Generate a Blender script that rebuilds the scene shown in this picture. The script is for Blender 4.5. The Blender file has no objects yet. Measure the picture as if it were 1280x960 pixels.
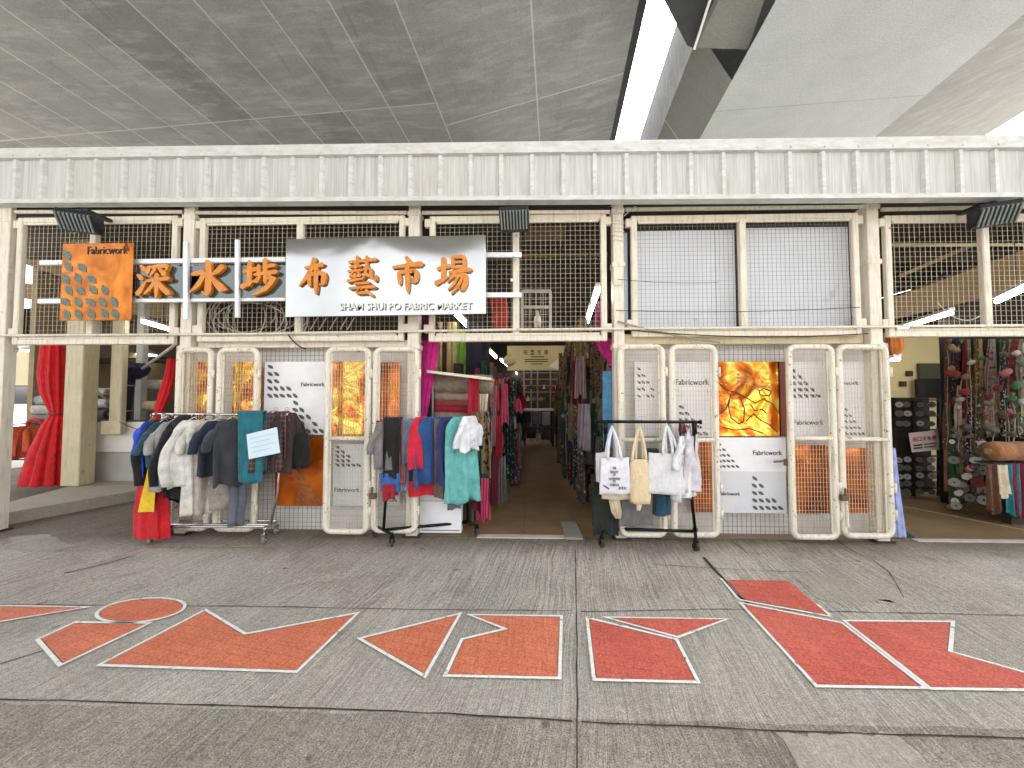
import bpy, bmesh, math, random
from mathutils import Vector, Matrix
random.seed(7)
scene = bpy.context.scene
COL = scene.collection
R = math.radians
# ------------------------------------------------------------------ camera
F = 490.0
CAM = Vector((0.0, -4.3, 1.5)); YAW = R(1.8); PITCH = R(2.2)
fwd = Vector((-math.sin(YAW)*math.cos(PITCH), math.cos(YAW)*math.cos(PITCH), math.sin(PITCH)))
rgt = Vector((math.cos(YAW), math.sin(YAW), 0)); upv = rgt.cross(fwd)
def ray(px, py): return fwd + rgt*((px-640)/F) + upv*((480-py)/F)
def P(px, py, Y):
    d = ray(px, py); return CAM + d*((Y-CAM.y)/d.y)
def G(px, py, z=0.0):
    d = ray(px, py); return CAM + d*((z-CAM.z)/d.z)
cam = bpy.data.cameras.new('camera'); cam.sensor_width = 36; cam.lens = F*36/1280
cam.clip_start = 0.05; cam.clip_end = 2000
co = bpy.data.objects.new('camera', cam); COL.objects.link(co)
co.location = CAM; co.rotation_euler = (R(90)+PITCH, 0, YAW); scene.camera = co
scene.view_settings.view_transform = 'Standard'; scene.view_settings.look = 'None'
scene.view_settings.exposure = 0; scene.view_settings.gamma = 1
scene.render.engine = 'CYCLES'; scene.cycles.use_denoising = True
scene.cycles.max_bounces = 8; scene.cycles.diffuse_bounces = 5; scene.cycles.sample_clamp_indirect = 6
# ------------------------------------------------------------------ objects
def tag(o, label=None, cat=None, group=None, kind=None):
    if label: o['label'] = label
    if cat: o['category'] = cat
    if group: o['group'] = group
    if kind: o['kind'] = kind
    return o
def thing(name, label, cat, loc=(0,0,0), group=None):
    o = bpy.data.objects.new(name, None); COL.objects.link(o); o.location = loc
    o.empty_display_size = .1
    return tag(o, label, cat, group)
def wloc(o):
    v = Vector((0,0,0))
    while o is not None: v += Vector(o.location); o = o.parent
    return v
class MB:
    def __init__(s): s.b = bmesh.new()
    def quad(s, *p):
        try: return s.b.faces.new([s.b.verts.new(q) for q in p])
        except ValueError: return None
    poly = quad
    def box(s, x0, x1, y0, y1, z0, z1):
        c = [s.b.verts.new((x, y, z)) for x in (x0, x1) for y in (y0, y1) for z in (z0, z1)]
        for f in ((0,1,3,2),(4,6,7,5),(0,4,5,1),(2,3,7,6),(0,2,6,4),(1,5,7,3)): s.b.faces.new([c[i] for i in f])
        return s
    def obox(s, c, ax, ay, az):
        c, ax, ay, az = map(Vector, (c, ax, ay, az))
        v = [s.b.verts.new(c + ax*i + ay*j + az*k) for i in (-1,1) for j in (-1,1) for k in (-1,1)]
        for f in ((0,1,3,2),(4,6,7,5),(0,4,5,1),(2,3,7,6),(0,2,6,4),(1,5,7,3)): s.b.faces.new([v[i] for i in f])
        return s
    def bar(s, p, q, w, h=None):
        p, q = Vector(p), Vector(q); d = q-p
        if d.length < 1e-6: return s
        h = h or w; n = d.normalized(); u = Vector((0,0,1)) if abs(n.z) < .9 else Vector((0,1,0))
        a = n.cross(u).normalized(); b = a.cross(n)
        return s.obox((p+q)/2, d/2, a*w/2, b*h/2)
    def tube(s, pts, r, seg=8, closed=False, caps=True):
        pts = [Vector(p) for p in pts]; n = len(pts); rs = r if isinstance(r, (list, tuple)) else [r]*n
        rings = []; prev = None
        for i, p in enumerate(pts):
            if closed: t = pts[(i+1) % n]-pts[i-1]
            else: t = pts[min(i+1, n-1)]-pts[max(i-1, 0)]
            t = t.normalized()
            if prev is None:
                a = t.cross(Vector((0,0,1)) if abs(t.z) < .9 else Vector((0,1,0))).normalized()
            else:
                a = prev - t*prev.dot(t)
                a = a.normalized() if a.length > 1e-6 else t.orthogonal().normalized()
            prev = a; b = t.cross(a)
            rings.append([s.b.verts.new(p + (a*math.cos(2*math.pi*k/seg)+b*math.sin(2*math.pi*k/seg))*rs[i]) for k in range(seg)])
        m = n if closed else n-1
        for i in range(m):
            A, B = rings[i], rings[(i+1) % n]
            for k in range(seg): s.b.faces.new((A[k], A[(k+1) % seg], B[(k+1) % seg], B[k]))
        if caps and not closed:
            s.b.faces.new(rings[0][::-1]); s.b.faces.new(rings[-1])
        return s
    def loft(s, rings, cap0=True, cap1=True, wrap=True):
        V = [[s.b.verts.new(p) for p in r] for r in rings]; n = len(V[0])
        for A, B in zip(V, V[1:]):
            for k in range(n if wrap else n-1): s.b.faces.new((A[k], A[(k+1) % n], B[(k+1) % n], B[k]))
        if wrap and cap0: s.b.faces.new(V[0][::-1])
        if wrap and cap1: s.b.faces.new(V[-1])
        return s
    def disc(s, c, axis, r, th, seg=18, hole=0):
        axis = Vector(axis).normalized(); a = axis.orthogonal().normalized(); b = axis.cross(a); c = Vector(c)
        def ring(rr, t): return [c+axis*t+(a*math.cos(2*math.pi*k/seg)+b*math.sin(2*math.pi*k/seg))*rr for k in range(seg)]
        if hole: s.loft([ring(hole, -th/2), ring(r, -th/2), ring(r, th/2), ring(hole, th/2), ring(hole, -th/2)], False, False)
        else: s.loft([ring(r, -th/2), ring(r, th/2)])
        return s
    def prism(s, pts, d):
        d = Vector(d); A = [s.b.verts.new(p) for p in pts]; B = [s.b.verts.new(Vector(p)+d) for p in pts]; n = len(A)
        s.b.faces.new(A[::-1]); s.b.faces.new(B)
        for k in range(n): s.b.faces.new((A[k], A[(k+1) % n], B[(k+1) % n], B[k]))
        return s
    def build_each(s, name, m, parent, smooth=False, bevel=0):
        # one object for each loose piece
        seen, out = set(), []; s.b.verts.index_update(); s.b.verts.ensure_lookup_table()
        for v in s.b.verts:
            if v.index in seen: continue
            st, isl = [v], []; seen.add(v.index)
            while st:
                q = st.pop(); isl.append(q)
                for e in q.link_edges:
                    o = e.other_vert(q)
                    if o.index not in seen: seen.add(o.index); st.append(o)
            k = MB(); mp = {q.index: k.b.verts.new(q.co) for q in isl}
            for f in {f for q in isl for f in q.link_faces}: k.b.faces.new([mp[q.index] for q in f.verts])
            out.append(k.build(name, m, parent, smooth, bevel))
        s.b.free(); return out
    def build(s, name, m, parent=None, smooth=False, bevel=0):
        if bevel:
            bmesh.ops.bevel(s.b, geom=[e for e in s.b.edges], offset=bevel, segments=1, affect='EDGES', profile=.5)
        bmesh.ops.recalc_face_normals(s.b, faces=s.b.faces)
        me = bpy.data.meshes.new(name)
        if parent is not None: bmesh.ops.translate(s.b, verts=s.b.verts, vec=-wloc(parent))
        s.b.to_mesh(me); s.b.free()
        if smooth:
            for p in me.polygons: p.use_smooth = True
        if m: me.materials.append(m)
        o = bpy.data.objects.new(name, me); COL.objects.link(o)
        if parent is not None: o.parent = parent
        return o
# ------------------------------------------------------------------ materials
def c(r, g, b, k=1.0):
    f = lambda v: ((v/255)/12.92 if v/255 <= .04045 else ((v/255+.055)/1.055)**2.4)*k
    return (min(f(r), .95), min(f(g), .95), min(f(b), .95))
class N:
    def __init__(s, name):
        s.m = bpy.data.materials.new(name); s.m.use_nodes = True; s.t = s.m.node_tree
        s.bs = s.t.nodes['Principled BSDF']; s.out = s.t.nodes['Material Output']
        s.pos = s.t.nodes.new('ShaderNodeNewGeometry').outputs['Position']
    def n(s, typ, **kw):
        x = s.t.nodes.new('ShaderNode'+typ)
        for k, v in kw.items():
            if k.startswith('_'): setattr(x, k[1:], v)
            else:
                i = x.inputs[k.replace('__', ' ')]
                if isinstance(v, bpy.types.NodeSocket): s.t.links.new(v, i)
                else: i.default_value = v
        return x
    def noise(s, scale, detail=4, vec=None, rough=.55, dist=0):
        return s.n('TexNoise', Vector=vec or s.pos, Scale=scale, Detail=detail, Roughness=rough, Distortion=dist).outputs['Fac']
    def map(s, scale=(1,1,1), loc=(0,0,0), rot=(0,0,0), vec=None):
        return s.n('Mapping', Vector=vec or s.pos, Scale=scale, Location=loc, Rotation=rot).outputs['Vector']
    def ramp(s, fac, stops, interp='LINEAR'):
        x = s.n('ValToRGB', Fac=fac); r = x.color_ramp; r.interpolation = interp
        while len(r.elements) < len(stops): r.elements.new(.5)
        for e, (p, col) in zip(r.elements, stops):
            e.position = p; e.color = (col, col, col, 1) if isinstance(col, (int, float)) else (*col[:3], 1)
        return x.outputs['Color']
    def mix(s, fac, a, b, blend='MIX'):
        x = s.n('MixRGB', _blend_type=blend)
        for k, v in (('Fac', fac), ('Color1', a), ('Color2', b)):
            i = x.inputs[k]
            if isinstance(v, bpy.types.NodeSocket): s.t.links.new(v, i)
            elif k == 'Fac': i.default_value = v
            else: i.default_value = (*v[:3], 1) if not isinstance(v, (int, float)) else (v, v, v, 1)
        return x.outputs['Color']
    def math(s, op, a, b=0.0, cl=False):
        x = s.n('Math', _operation=op, _use_clamp=cl)
        for i, v in ((0, a), (1, b)):
            if isinstance(v, bpy.types.NodeSocket): s.t.links.new(v, x.inputs[i])
            else: x.inputs[i].default_value = v
        return x.outputs[0]
    def set(s, **kw):
        for k, v in kw.items():
            i = s.bs.inputs[k.replace('__', ' ')]
            if isinstance(v, bpy.types.NodeSocket): s.t.links.new(v, i)
            elif isinstance(v, tuple) and len(v) == 3 and i.type == 'RGBA': i.default_value = (*v, 1)
            else: i.default_value = v
        return s
    def bump(s, h, strength=.3, dist=.01):
        b = s.n('Bump', Height=h, Strength=strength, Distance=dist).outputs['Normal']
        s.t.links.new(b, s.bs.inputs['Normal']); return s
_cache = {}
def fabric(col, rough=.9, var=.25, weave=True):
    k = ('f', tuple(round(x, 3) for x in col), rough)
    if k in _cache: return _cache[k]
    s = N('cloth'); a = tuple(x*(1-var) for x in col); b = tuple(min(x*(1+var), .9) for x in col)
    base = s.mix(s.ramp(s.noise(9, 3), [(.3, 0), (.7, 1)]), a, b)
    base = s.mix(.18, base, s.ramp(s.noise(260, 2), [(.3, 0.0), (.7, .9)]), 'OVERLAY')
    s.set(Base__Color=base, Roughness=rough); s.bs.inputs['Sheen Weight'].default_value = .12
    wr = s.n('TexNoise', Vector=s.map((1, 1, .45)), Scale=16.0, Detail=3.0, Distortion=1.6).outputs['Fac']
    h = s.math('ADD', s.math('ADD', s.math('MULTIPLY', s.noise(24, 3), .6), wr), s.math('MULTIPLY', s.noise(300, 2), .12))
    s.bump(h, .7, .022); _cache[k] = s.m; return s.m
def plaid(col, col2):
    s = N('checked_cloth'); sp = s.n('SeparateXYZ', Vector=s.pos); out = None
    def stripes(v, k, w_): return s.math('LESS_THAN', s.math('FRACT', s.math('MULTIPLY', v, k)), w_)
    a = stripes(sp.outputs['Z'], 19.0, .35); b = stripes(s.math('ADD', sp.outputs['X'], s.math('MULTIPLY', sp.outputs['Y'], .6)), 24.0, .35)
    base = s.mix(s.math('MULTIPLY', s.math('ADD', a, b), .42), col, col2)
    s.set(Base__Color=base, Roughness=.9); s.bump(s.noise(22, 3), .6, .02); return s.m
def print_fabric(col, col2, scale=14):
    k = ('p', tuple(round(x, 3) for x in col+col2), scale)
    if k in _cache: return _cache[k]
    s = N('printed_cloth'); v = s.n('TexVoronoi', Vector=s.pos, Scale=scale).outputs['Distance']
    v2 = s.n('TexVoronoi', Vector=s.map((1, 1, 1), (4, 2, 7)), Scale=scale*.6).outputs['Distance']
    base = s.mix(s.ramp(v, [(.32, 0), (.4, 1)]), col2, col); base = s.mix(s.ramp(v2, [(.16, 1), (.22, 0)]), base, tuple(x*.5+.2 for x in col2))
    base = s.mix(.35, base, s.ramp(s.noise(9, 4), [(.3, .2), (.7, .8)]), 'OVERLAY')
    s.set(Base__Color=base, Roughness=.9); s.bump(s.noise(22, 3), .4, .02); _cache[k] = s.m; return s.m
def plain(name, col, rough=.5, metal=0.0, var=.12, scale=6, bump=.1, dirt=None, dirt_lo=.58, dirt_scale=3.0):
    k = (name, tuple(round(x, 3) for x in col), rough, metal)
    if k in _cache: return _cache[k]
    s = N(name); a = tuple(x*(1-var) for x in col); b = tuple(min(x*(1+var), .92) for x in col)
    base = s.mix(s.ramp(s.noise(scale, 5), [(.3, 0), (.7, 1)]), a, b)
    if dirt:
        d = s.ramp(s.noise(dirt_scale, 8, rough=.7), [(dirt_lo, 0), (dirt_lo+.08, 1)])
        base = s.mix(d, base, dirt)
    rr = s.math('ADD', s.math('MULTIPLY', s.noise(scale*2, 3), .2), rough-.1)
    s.set(Base__Color=base, Roughness=rr, Metallic=metal)
    if bump: s.bump(s.noise(scale*12, 4), bump, .01)
    _cache[k] = s.m; return s.m
def emit(name, col, st):
    k = (name, col, st)
    if k in _cache: return _cache[k]
    s = N(name); s.set(Base__Color=col, Emission__Color=col, Emission__Strength=st); _cache[k] = s.m; return s.m
# cream paint with rust and grime, streaked vertically
def cream_paint(name, col, rust_lo=.66):
    s = N(name)
    base = s.mix(s.ramp(s.noise(5, 5), [(.3, 0), (.7, 1)]), tuple(x*.86 for x in col), col)
    streak = s.ramp(s.noise(4, 5, vec=s.map((9, 9, .9))), [(.5, 0), (.75, 1)])
    base = s.mix(s.math('MULTIPLY', streak, .5), base, c(142, 128, 106))
    rust = s.ramp(s.noise(26, 8, rough=.72), [(rust_lo, 0), (rust_lo+.04, 1)])
    rust2 = s.ramp(s.noise(7, 8, rough=.75), [(.64, 0), (.68, 1)])
    base = s.mix(s.math('MAXIMUM', rust, s.math('MULTIPLY', rust2, .7)), base, c(112, 74, 46))
    s.set(Base__Color=base, Roughness=s.math('ADD', s.math('MULTIPLY', s.noise(20), .25), .35))
    s.bump(s.noise(60, 5), .25, .004); return s.m
M = {}
M['cream'] = cream_paint('cream_paint', c(230, 221, 203))
M['cream2'] = cream_paint('cream_gate_paint', c(233, 225, 208), .6)
M['wire'] = plain('wire_paint', c(196, 184, 160), .5, dirt=c(120, 95, 70), dirt_lo=.6, dirt_scale=9)
M['beam'] = cream_paint('beam_paint', c(206, 192, 158), .7)
M['white'] = plain('white_paint', c(232, 230, 226), .45, var=.06, dirt=c(170, 160, 145), dirt_lo=.66)
M['black_metal'] = plain('black_metal', c(26, 26, 28), .35, .6, dirt=c(70, 60, 52), dirt_lo=.66, dirt_scale=20)
M['chrome'] = plain('chrome', c(205, 202, 198), .22, 1.0, var=.1, scale=20, bump=.03, dirt=c(120, 100, 80), dirt_lo=.68, dirt_scale=20)
M['rubber'] = plain('rubber', c(52, 50, 50), .7)
M['greywheel'] = plain('wheel_grey', c(120, 118, 116), .5)
M['lamp_black'] = plain('lamp_body', c(38, 42, 46), .5, .3, dirt=c(90, 88, 82), dirt_lo=.62, dirt_scale=8)
M['lamp_rib'] = plain('lamp_rib', c(146, 156, 154), .4, .4)
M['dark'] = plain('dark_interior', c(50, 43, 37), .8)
M['dark2'] = plain('dark_steel', c(58, 52, 46), .6, .3)
M['plaster'] = plain('plaster', c(205, 190, 158), .85, var=.1, scale=2, dirt=c(150, 136, 110), dirt_lo=.62)
M['ceil'] = plain('roof_sheet', c(62, 57, 51), .7, var=.2, scale=3)
M['duct'] = plain('tan_board', c(128, 104, 74), .8, var=.18, scale=2)
M['wire_dark'] = plain('wire_grey', c(128, 122, 112), .5)
M['cable'] = plain('black_cable', c(26, 24, 24), .6)
M['cable_white'] = plain('white_cable', c(205, 200, 190), .6)
M['tube'] = emit('fluorescent', (1.0, .95, .84), 24)
M['tube_dim'] = emit('fluorescent_side', (1.0, .95, .84), 9)
M['lampglow'] = emit('hall_lamp', (1.0, .94, .8), 7)
M['blackprint'] = plain('black_print', c(36, 36, 38), .6)
M['greyprint'] = plain('grey_print', c(84, 86, 86), .6)
M['tilewall'] = plain('grey_wall', c(178, 176, 168), .6, var=.12, scale=3)
M['wood'] = plain('brown_roll', c(150, 100, 62), .7, var=.25, scale=8)
# ------------------------------------------------------------------ world and sun
w = bpy.data.worlds.new('World'); scene.world = w; w.use_nodes = True
nt = w.node_tree; sky = nt.nodes.new('ShaderNodeTexSky'); sky.sky_type = 'NISHITA'; sky.sun_disc = False
SUN_EL, SUN_AZ = R(55), R(20)      # azimuth clockwise from +Y: high, beyond the viaducts, so the market front lies in open shade
sky.sun_elevation = SUN_EL; sky.sun_rotation = SUN_AZ; sky.dust_density = 6; sky.air_density = 1.2; sky.ozone_density = .6
bg = nt.nodes['Background']; hs = nt.nodes.new('ShaderNodeHueSaturation'); hs.inputs['Saturation'].default_value = .14; hs.inputs['Value'].default_value = 6.3
nt.links.new(sky.outputs[0], hs.inputs['Color']); nt.links.new(hs.outputs[0], bg.inputs[0]); bg.inputs[1].default_value = .15
sl = bpy.data.lights.new('sun', 'SUN'); sl.energy = 1.5; sl.angle = R(22); sl.color = (1, .985, .96)
so = bpy.data.objects.new('sun', sl); COL.objects.link(so)
sd = Vector((math.sin(SUN_AZ)*math.cos(SUN_EL), math.cos(SUN_AZ)*math.cos(SUN_EL), math.sin(SUN_EL)))
so.rotation_euler = (-sd).to_track_quat('-Z', 'Y').to_euler(); so.location = (0, -8, 12)
# ------------------------------------------------------------------ ground
def xyz(s):
    x = s.n('SeparateXYZ', Vector=s.pos); return x.outputs['X'], x.outputs['Y'], x.outputs['Z']
def ground_nodes(name, k=1.0):
    s = N(name); X, Y, Z = xyz(s)
    big = s.ramp(s.noise(.7, 6, rough=.6), [(.3, 0), (.7, 1)])
    base = s.mix(big, c(122, 118, 112, k), c(150, 147, 141, k))
    stain = s.ramp(s.noise(2.3, 8, rough=.68, dist=.6), [(.52, 0), (.72, 1)])
    base = s.mix(s.math('MULTIPLY', stain, .5), base, c(94, 89, 82, k))
    pale = s.ramp(s.noise(1.6, 7, vec=s.map((1,1,1), (7,3,0)), rough=.7), [(.6, 0), (.74, 1)])
    base = s.mix(s.math('MULTIPLY', pale, .4), base, c(176, 170, 158, k))
    # brushed concrete: fine grooves running away from the viewer, a little crooked
    wob = s.n('VectorMath', _operation='ADD'); s.t.links.new(s.map((1, 1, 1), rot=(0, 0, R(9))), wob.inputs[0])
    nn = s.n('TexNoise', Vector=s.pos, Scale=1.1, Detail=2)
    sc = s.n('VectorMath', _operation='SCALE'); s.t.links.new(nn.outputs['Color'], sc.inputs[0]); sc.inputs['Scale'].default_value = .12
    s.t.links.new(sc.outputs[0], wob.inputs[1])
    gv = s.map((46, 1.4, 1), vec=wob.outputs[0]); groove = s.noise(1.0, 3, vec=gv)
    gv2 = s.map((95, 2.5, 1), vec=wob.outputs[0]); groove2 = s.noise(1.0, 3, vec=gv2)
    gmask = s.ramp(s.noise(.55, 3), [(.35, .35), (.6, 1)])
    g = s.math('ADD', s.ramp(groove, [(.43, 0), (.55, 1)]), s.ramp(groove2, [(.43, 0), (.55, 1)]))
    base = s.mix(s.math('MULTIPLY', gmask, .4), base, s.mix(s.math('MULTIPLY', g, .5), c(70, 64, 56), c(205, 200, 190)), 'OVERLAY')
    speck = s.noise(130, 3, rough=.7)
    base = s.mix(.75, base, s.ramp(speck, [(.3, .02), (.7, .98)]), 'OVERLAY'); base = s.mix(.4, base, s.ramp(s.noise(32, 4, rough=.7), [(.3, .1), (.7, .9)]), 'OVERLAY')
    pit = s.ramp(s.noise(60, 3, vec=s.map((1, .6, 1))), [(.62, 0), (.7, 1)])
    base = s.mix(s.math('MULTIPLY', pit, .45), base, c(66, 60, 53))
    grit = s.ramp(s.n('TexVoronoi', Vector=s.pos, Scale=42.0).outputs['Distance'], [(.10, 1), (.17, 0)])
    gsel = s.math('GREATER_THAN', s.noise(11, 2), .52)
    base = s.mix(s.math('MULTIPLY', s.math('MULTIPLY', grit, gsel), .6), base, c(60, 56, 52))
    fleck = s.ramp(s.n('TexVoronoi', Vector=s.map((1, 1, 1), (3.3, 1.7, 0)), Scale=26.0).outputs['Distance'], [(.06, 1), (.1, 0)])
    base = s.mix(s.math('MULTIPLY', s.math('MULTIPLY', fleck, s.math('GREATER_THAN', s.noise(6, 2), .55)), .7), base, c(214, 210, 200))
    gum = s.ramp(s.n('TexVoronoi', Vector=s.map((1, 1, 1), (1.3, 5.7, 0)), Scale=1.9).outputs['Distance'], [(.035, 1), (.045, 0)])
    base = s.mix(s.math('MULTIPLY', gum, .55), base, c(58, 54, 50))
    # slab bands across the yard: the strip that carries the painted shapes is paler, the front slab browner
    s.Xs, s.Ys = X, Y
    h = s.math('ADD', s.math('MULTIPLY', g, .5), s.math('MULTIPLY', speck, .5))
    return s, base, h
jn = [G(720, 690), G(720, 958)]                 # joint running away from the camera
jy_near = (G(0, 874), G(640, 894), G(1280, 921)); jy_far = (G(0, 756), G(640, 763), G(1280, 768))
s, base, h = ground_nodes('concrete_ground', 1.85)
near_y = sum(p.y for p in jy_near)/3; far_y = sum(p.y for p in jy_far)/3; fac_y = -.1
wn = s.math('MULTIPLY', s.math('SUBTRACT', s.noise(3, 3), .5), .06)
yy = s.math('ADD', s.Ys, wn)
band = s.math('MULTIPLY', s.math('GREATER_THAN', yy, near_y), s.math('LESS_THAN', yy, far_y))
base = s.mix(s.math('MULTIPLY', band, .22), base, c(168, 163, 154))
front = s.math('LESS_THAN', yy, near_y)
base = s.mix(s.math('MULTIPLY', front, .55), base, s.mix(1.0, base, c(186, 180, 168), 'MULTIPLY'))
shade_grime = s.n('MapRange', Value=yy, **{'From__Min': -.55, 'From__Max': -.05}).outputs[0]
base = s.mix(s.math('MULTIPLY', shade_grime, .85), base, s.mix(1.0, base, c(165, 152, 138), 'MULTIPLY'))  # contact shadow and grime painted in, darker toward the facade foot
s.set(Base__Color=base, Roughness=.82); s.bump(h, .8, .008)
M['ground'] = s.m
m = MB(); m.quad((-150, -120, 0), (150, -120, 0), (150, 160, 0), (-150, 160, 0))
tag(m.build('ground', M['ground']), kind='structure')
m = MB(); m.box(-60, 60, -60, -6.0, .001, .012); m.box(-60, -11, -5.99, 40, .001, .012); m.box(13, 60, -5.99, 40, .001, .012)
tag(m.build('bounce_pavement', plain('pale_bounce_pavement', c(205, 200, 190), .9, scale=.6)), kind='structure')  # unseen pale sheets added to bounce light up onto the soffits
M['joint'] = plain('joint_dirt', c(52, 46, 40), .9, var=.3, scale=30)
M['crackm'] = plain('crack_dirt', c(66, 58, 50), .9, var=.3, scale=30)
def decal_line(name, pts, wd, mt, z=.004, jit=.4):
    rng = random.Random(len(pts)*7+int(pts[0].x*10)); full = []
    for a, b in zip(pts, pts[1:]):
        n = max(2, int((b-a).length/.12))
        for i in range(n): full.append(a.lerp(b, i/n))
    full.append(pts[-1]); L, Rr = [], []
    for i, p in enumerate(full):
        d = (full[min(i+1, len(full)-1)]-full[max(i-1, 0)]); d.z = 0; d.normalize(); nrm = Vector((-d.y, d.x, 0))
        o = nrm*rng.uniform(-1, 1)*wd*jit; ww = wd*rng.uniform(1-jit, 1+jit)/2
        L.append(Vector((p.x, p.y, z))+o+nrm*ww); Rr.append(Vector((p.x, p.y, z))+o-nrm*ww)
    m = MB(); m.loft([L, Rr], wrap=False)
    return tag(m.build(name, mt), kind='structure')
decal_line('ground_joint', [G(719, 688), G(720, 740), G(721, 800), G(722, 968)], .0065, M['joint'])
decal_line('ground_joint', [G(-20, 874), G(200, 880), G(400, 886), G(560, 893), G(715, 902)], .008, M['joint'])
decal_line('ground_joint', [G(726, 903), G(860, 909), G(1010, 916), G(1300, 924)], .007, M['joint'], .0045)
decal_line('ground_joint', [G(-20, 756), G(300, 758), G(500, 762), G(716, 764)], .007, M['crackm'], .0035)
decal_line('ground_joint', [G(726, 765), G(900, 762), G(1290, 770)], .006, M['crackm'], .0038)
decal_line('ground_crack', [G(880, 697), G(897, 716), G(905, 727), G(918, 742), G(934, 755)], .022, M['joint'], .005)
decal_line('ground_crack', [G(914, 676), G(925, 684), G(934, 692)], .012, M['joint'], .005)
decal_line('ground_crack', [G(1046, 676), G(1062, 687), G(1090, 700), G(1112, 716), G(1130, 748)], .008, M['crackm'], .005)
decal_line('ground_crack', [G(80, 717), G(120, 708), G(168, 695)], .016, M['joint'], .005)
decal_line('ground_crack', [G(-5, 832), G(60, 812), G(40, 818)], .008, M['crackm'], .005)
decal_line('ground_crack', [G(-8, 770), G(30, 762), G(60, 752)], .010, M['crackm'], .005)
decal_line('ground_crack', [G(820, 706), G(910, 712), G(1010, 716)], .006, M['crackm'], .0052)
M['yellow'] = plain('yellow_road_paint', c(196, 156, 84), .7, dirt=c(120, 108, 90), dirt_lo=.5, dirt_scale=8)
decal_line('yellow_line', [G(184, 684), G(250, 685), G(344, 684)], .02, M['yellow'], .006, .15)
decal_line('yellow_line', [G(186, 683), G(214, 668)], .02, M['yellow'], .0065, .15)
# pale worn patches: same concrete, irregular outline
s, base, h = ground_nodes('pale_patch', 1.3)
X0 = s.n('TexNoise', Vector=s.pos, Scale=2.5, Detail=8, Roughness=.7).outputs['Fac']
s.set(Base__Color=s.mix(.38, base, c(186, 180, 166)), Roughness=.85)
s.bump(h, .5, .006); M['patch'] = s.m
def blob(name, px, mt, z, seed, jit=.05):
    rng = random.Random(seed); pts = [G(*p) for p in px]; full = []
    for i in range(len(pts)):
        a, b = pts[i], pts[(i+1) % len(pts)]; n = max(2, int((b-a).length/.05))
        for k in range(n):
            p = a.lerp(b, k/n); full.append(Vector((p.x+rng.uniform(-jit, jit)*.5, p.y+rng.uniform(-jit, jit)*.5, z)))
    m = MB(); m.poly(*full); bmesh.ops.triangulate(m.b, faces=m.b.faces)
    return tag(m.build(name, mt), kind='structure')
blob('ground_patch', [(972, 917), (1068, 917), (1120, 920), (1150, 945), (1165, 975), (1010, 975)], M['patch'], .003, 3)
blob('ground_patch', [(992, 718), (1045, 722), (1085, 735), (1120, 752), (1060, 757), (1012, 745)], M['patch'], .003, 5, .08)
blob('ground_patch', [(8, 672), (60, 668), (92, 684), (60, 690), (14, 686)], M['patch'], .003, 6, .05)
# ------------------------------------------------------------------ painted floor shapes
def paint(name, col, alt, wear):
    s = N(name)
    base = s.mix(s.ramp(s.noise(2.2, 5), [(.3, 0), (.7, 1)]), col, alt)
    br = s.n('TexBrick', Vector=s.map((1, 1, 1), rot=(0, 0, R(14))), Scale=3.4, _offset=.5, **{'Mortar__Size': .02, 'Color1': (1,1,1,1), 'Color2': (.76,.74,.72,1), 'Mortar': (.66,.62,.6,1)}).outputs['Color']
    base = s.mix(.5, base, br, 'MULTIPLY')
    base = s.mix(.75, base, s.ramp(s.noise(90, 4, rough=.75), [(.28, .08), (.72, .92)]), 'OVERLAY')
    gr = s.ramp(s.noise(1.0, 3, vec=s.map((60, 1.5, 1), rot=(0, 0, R(9)))), [(.35, .25), (.65, .75)])
    base = s.mix(.2, base, gr, 'OVERLAY')
    wr = s.ramp(s.noise(45, 7, rough=.8), [(wear, 0), (wear+.06, 1)])
    wr2 = s.ramp(s.noise(3.5, 8, rough=.75), [(.6, 0), (.75, 1)])
    base = s.mix(s.math('MAXIMUM', s.math('MULTIPLY', wr, .75), s.math('MULTIPLY', wr2, .35)), base, c(140, 128, 116))
    s.set(Base__Color=base, Roughness=.75); s.bump(s.noise(130, 3), .35, .004); return s.m
M['coral'] = paint('coral_paint', c(206, 112, 82), c(218, 128, 96), .6)
M['red'] = paint('red_paint', c(198, 92, 78), c(208, 106, 90), .6)
M['lineW'] = plain('white_line_paint', c(236, 235, 231), .7, var=.1, scale=30, dirt=c(140, 134, 126), dirt_lo=.58, dirt_scale=14)
def offset_poly(pts, d):
    n = len(pts); A = sum(pts[i].x*pts[(i+1) % n].y-pts[(i+1) % n].x*pts[i].y for i in range(n)); sg = 1 if A > 0 else -1; out = []
    for i in range(n):
        p0, p1, p2 = pts[i-1], pts[i], pts[(i+1) % n]
        a = (p1-p0).xy.normalized(); b = (p2-p1).xy.normalized()
        na = Vector((a.y, -a.x))*sg; nb = Vector((b.y, -b.x))*sg; bi = na+nb
        if bi.length < 1e-3: bi = na
        bi.normalize(); k = d/max(bi.dot(na), .38)
        out.append(Vector((p1.x+bi.x*k, p1.y+bi.y*k, p1.z)))
    return out
def flat_poly(pts, z):
    m = MB(); m.poly(*[Vector((p.x, p.y, z)) for p in pts]); bmesh.ops.triangulate(m.b, faces=m.b.faces); return m
def ring(pa, pb, z):
    m = MB(); n = len(pa)
    A = [m.b.verts.new((p.x, p.y, z)) for p in pa]; B = [m.b.verts.new((p.x, p.y, z)) for p in pb]
    for i in range(n): m.b.faces.new((A[i], A[(i+1) % n], B[(i+1) % n], B[i]))
    return m
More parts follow.
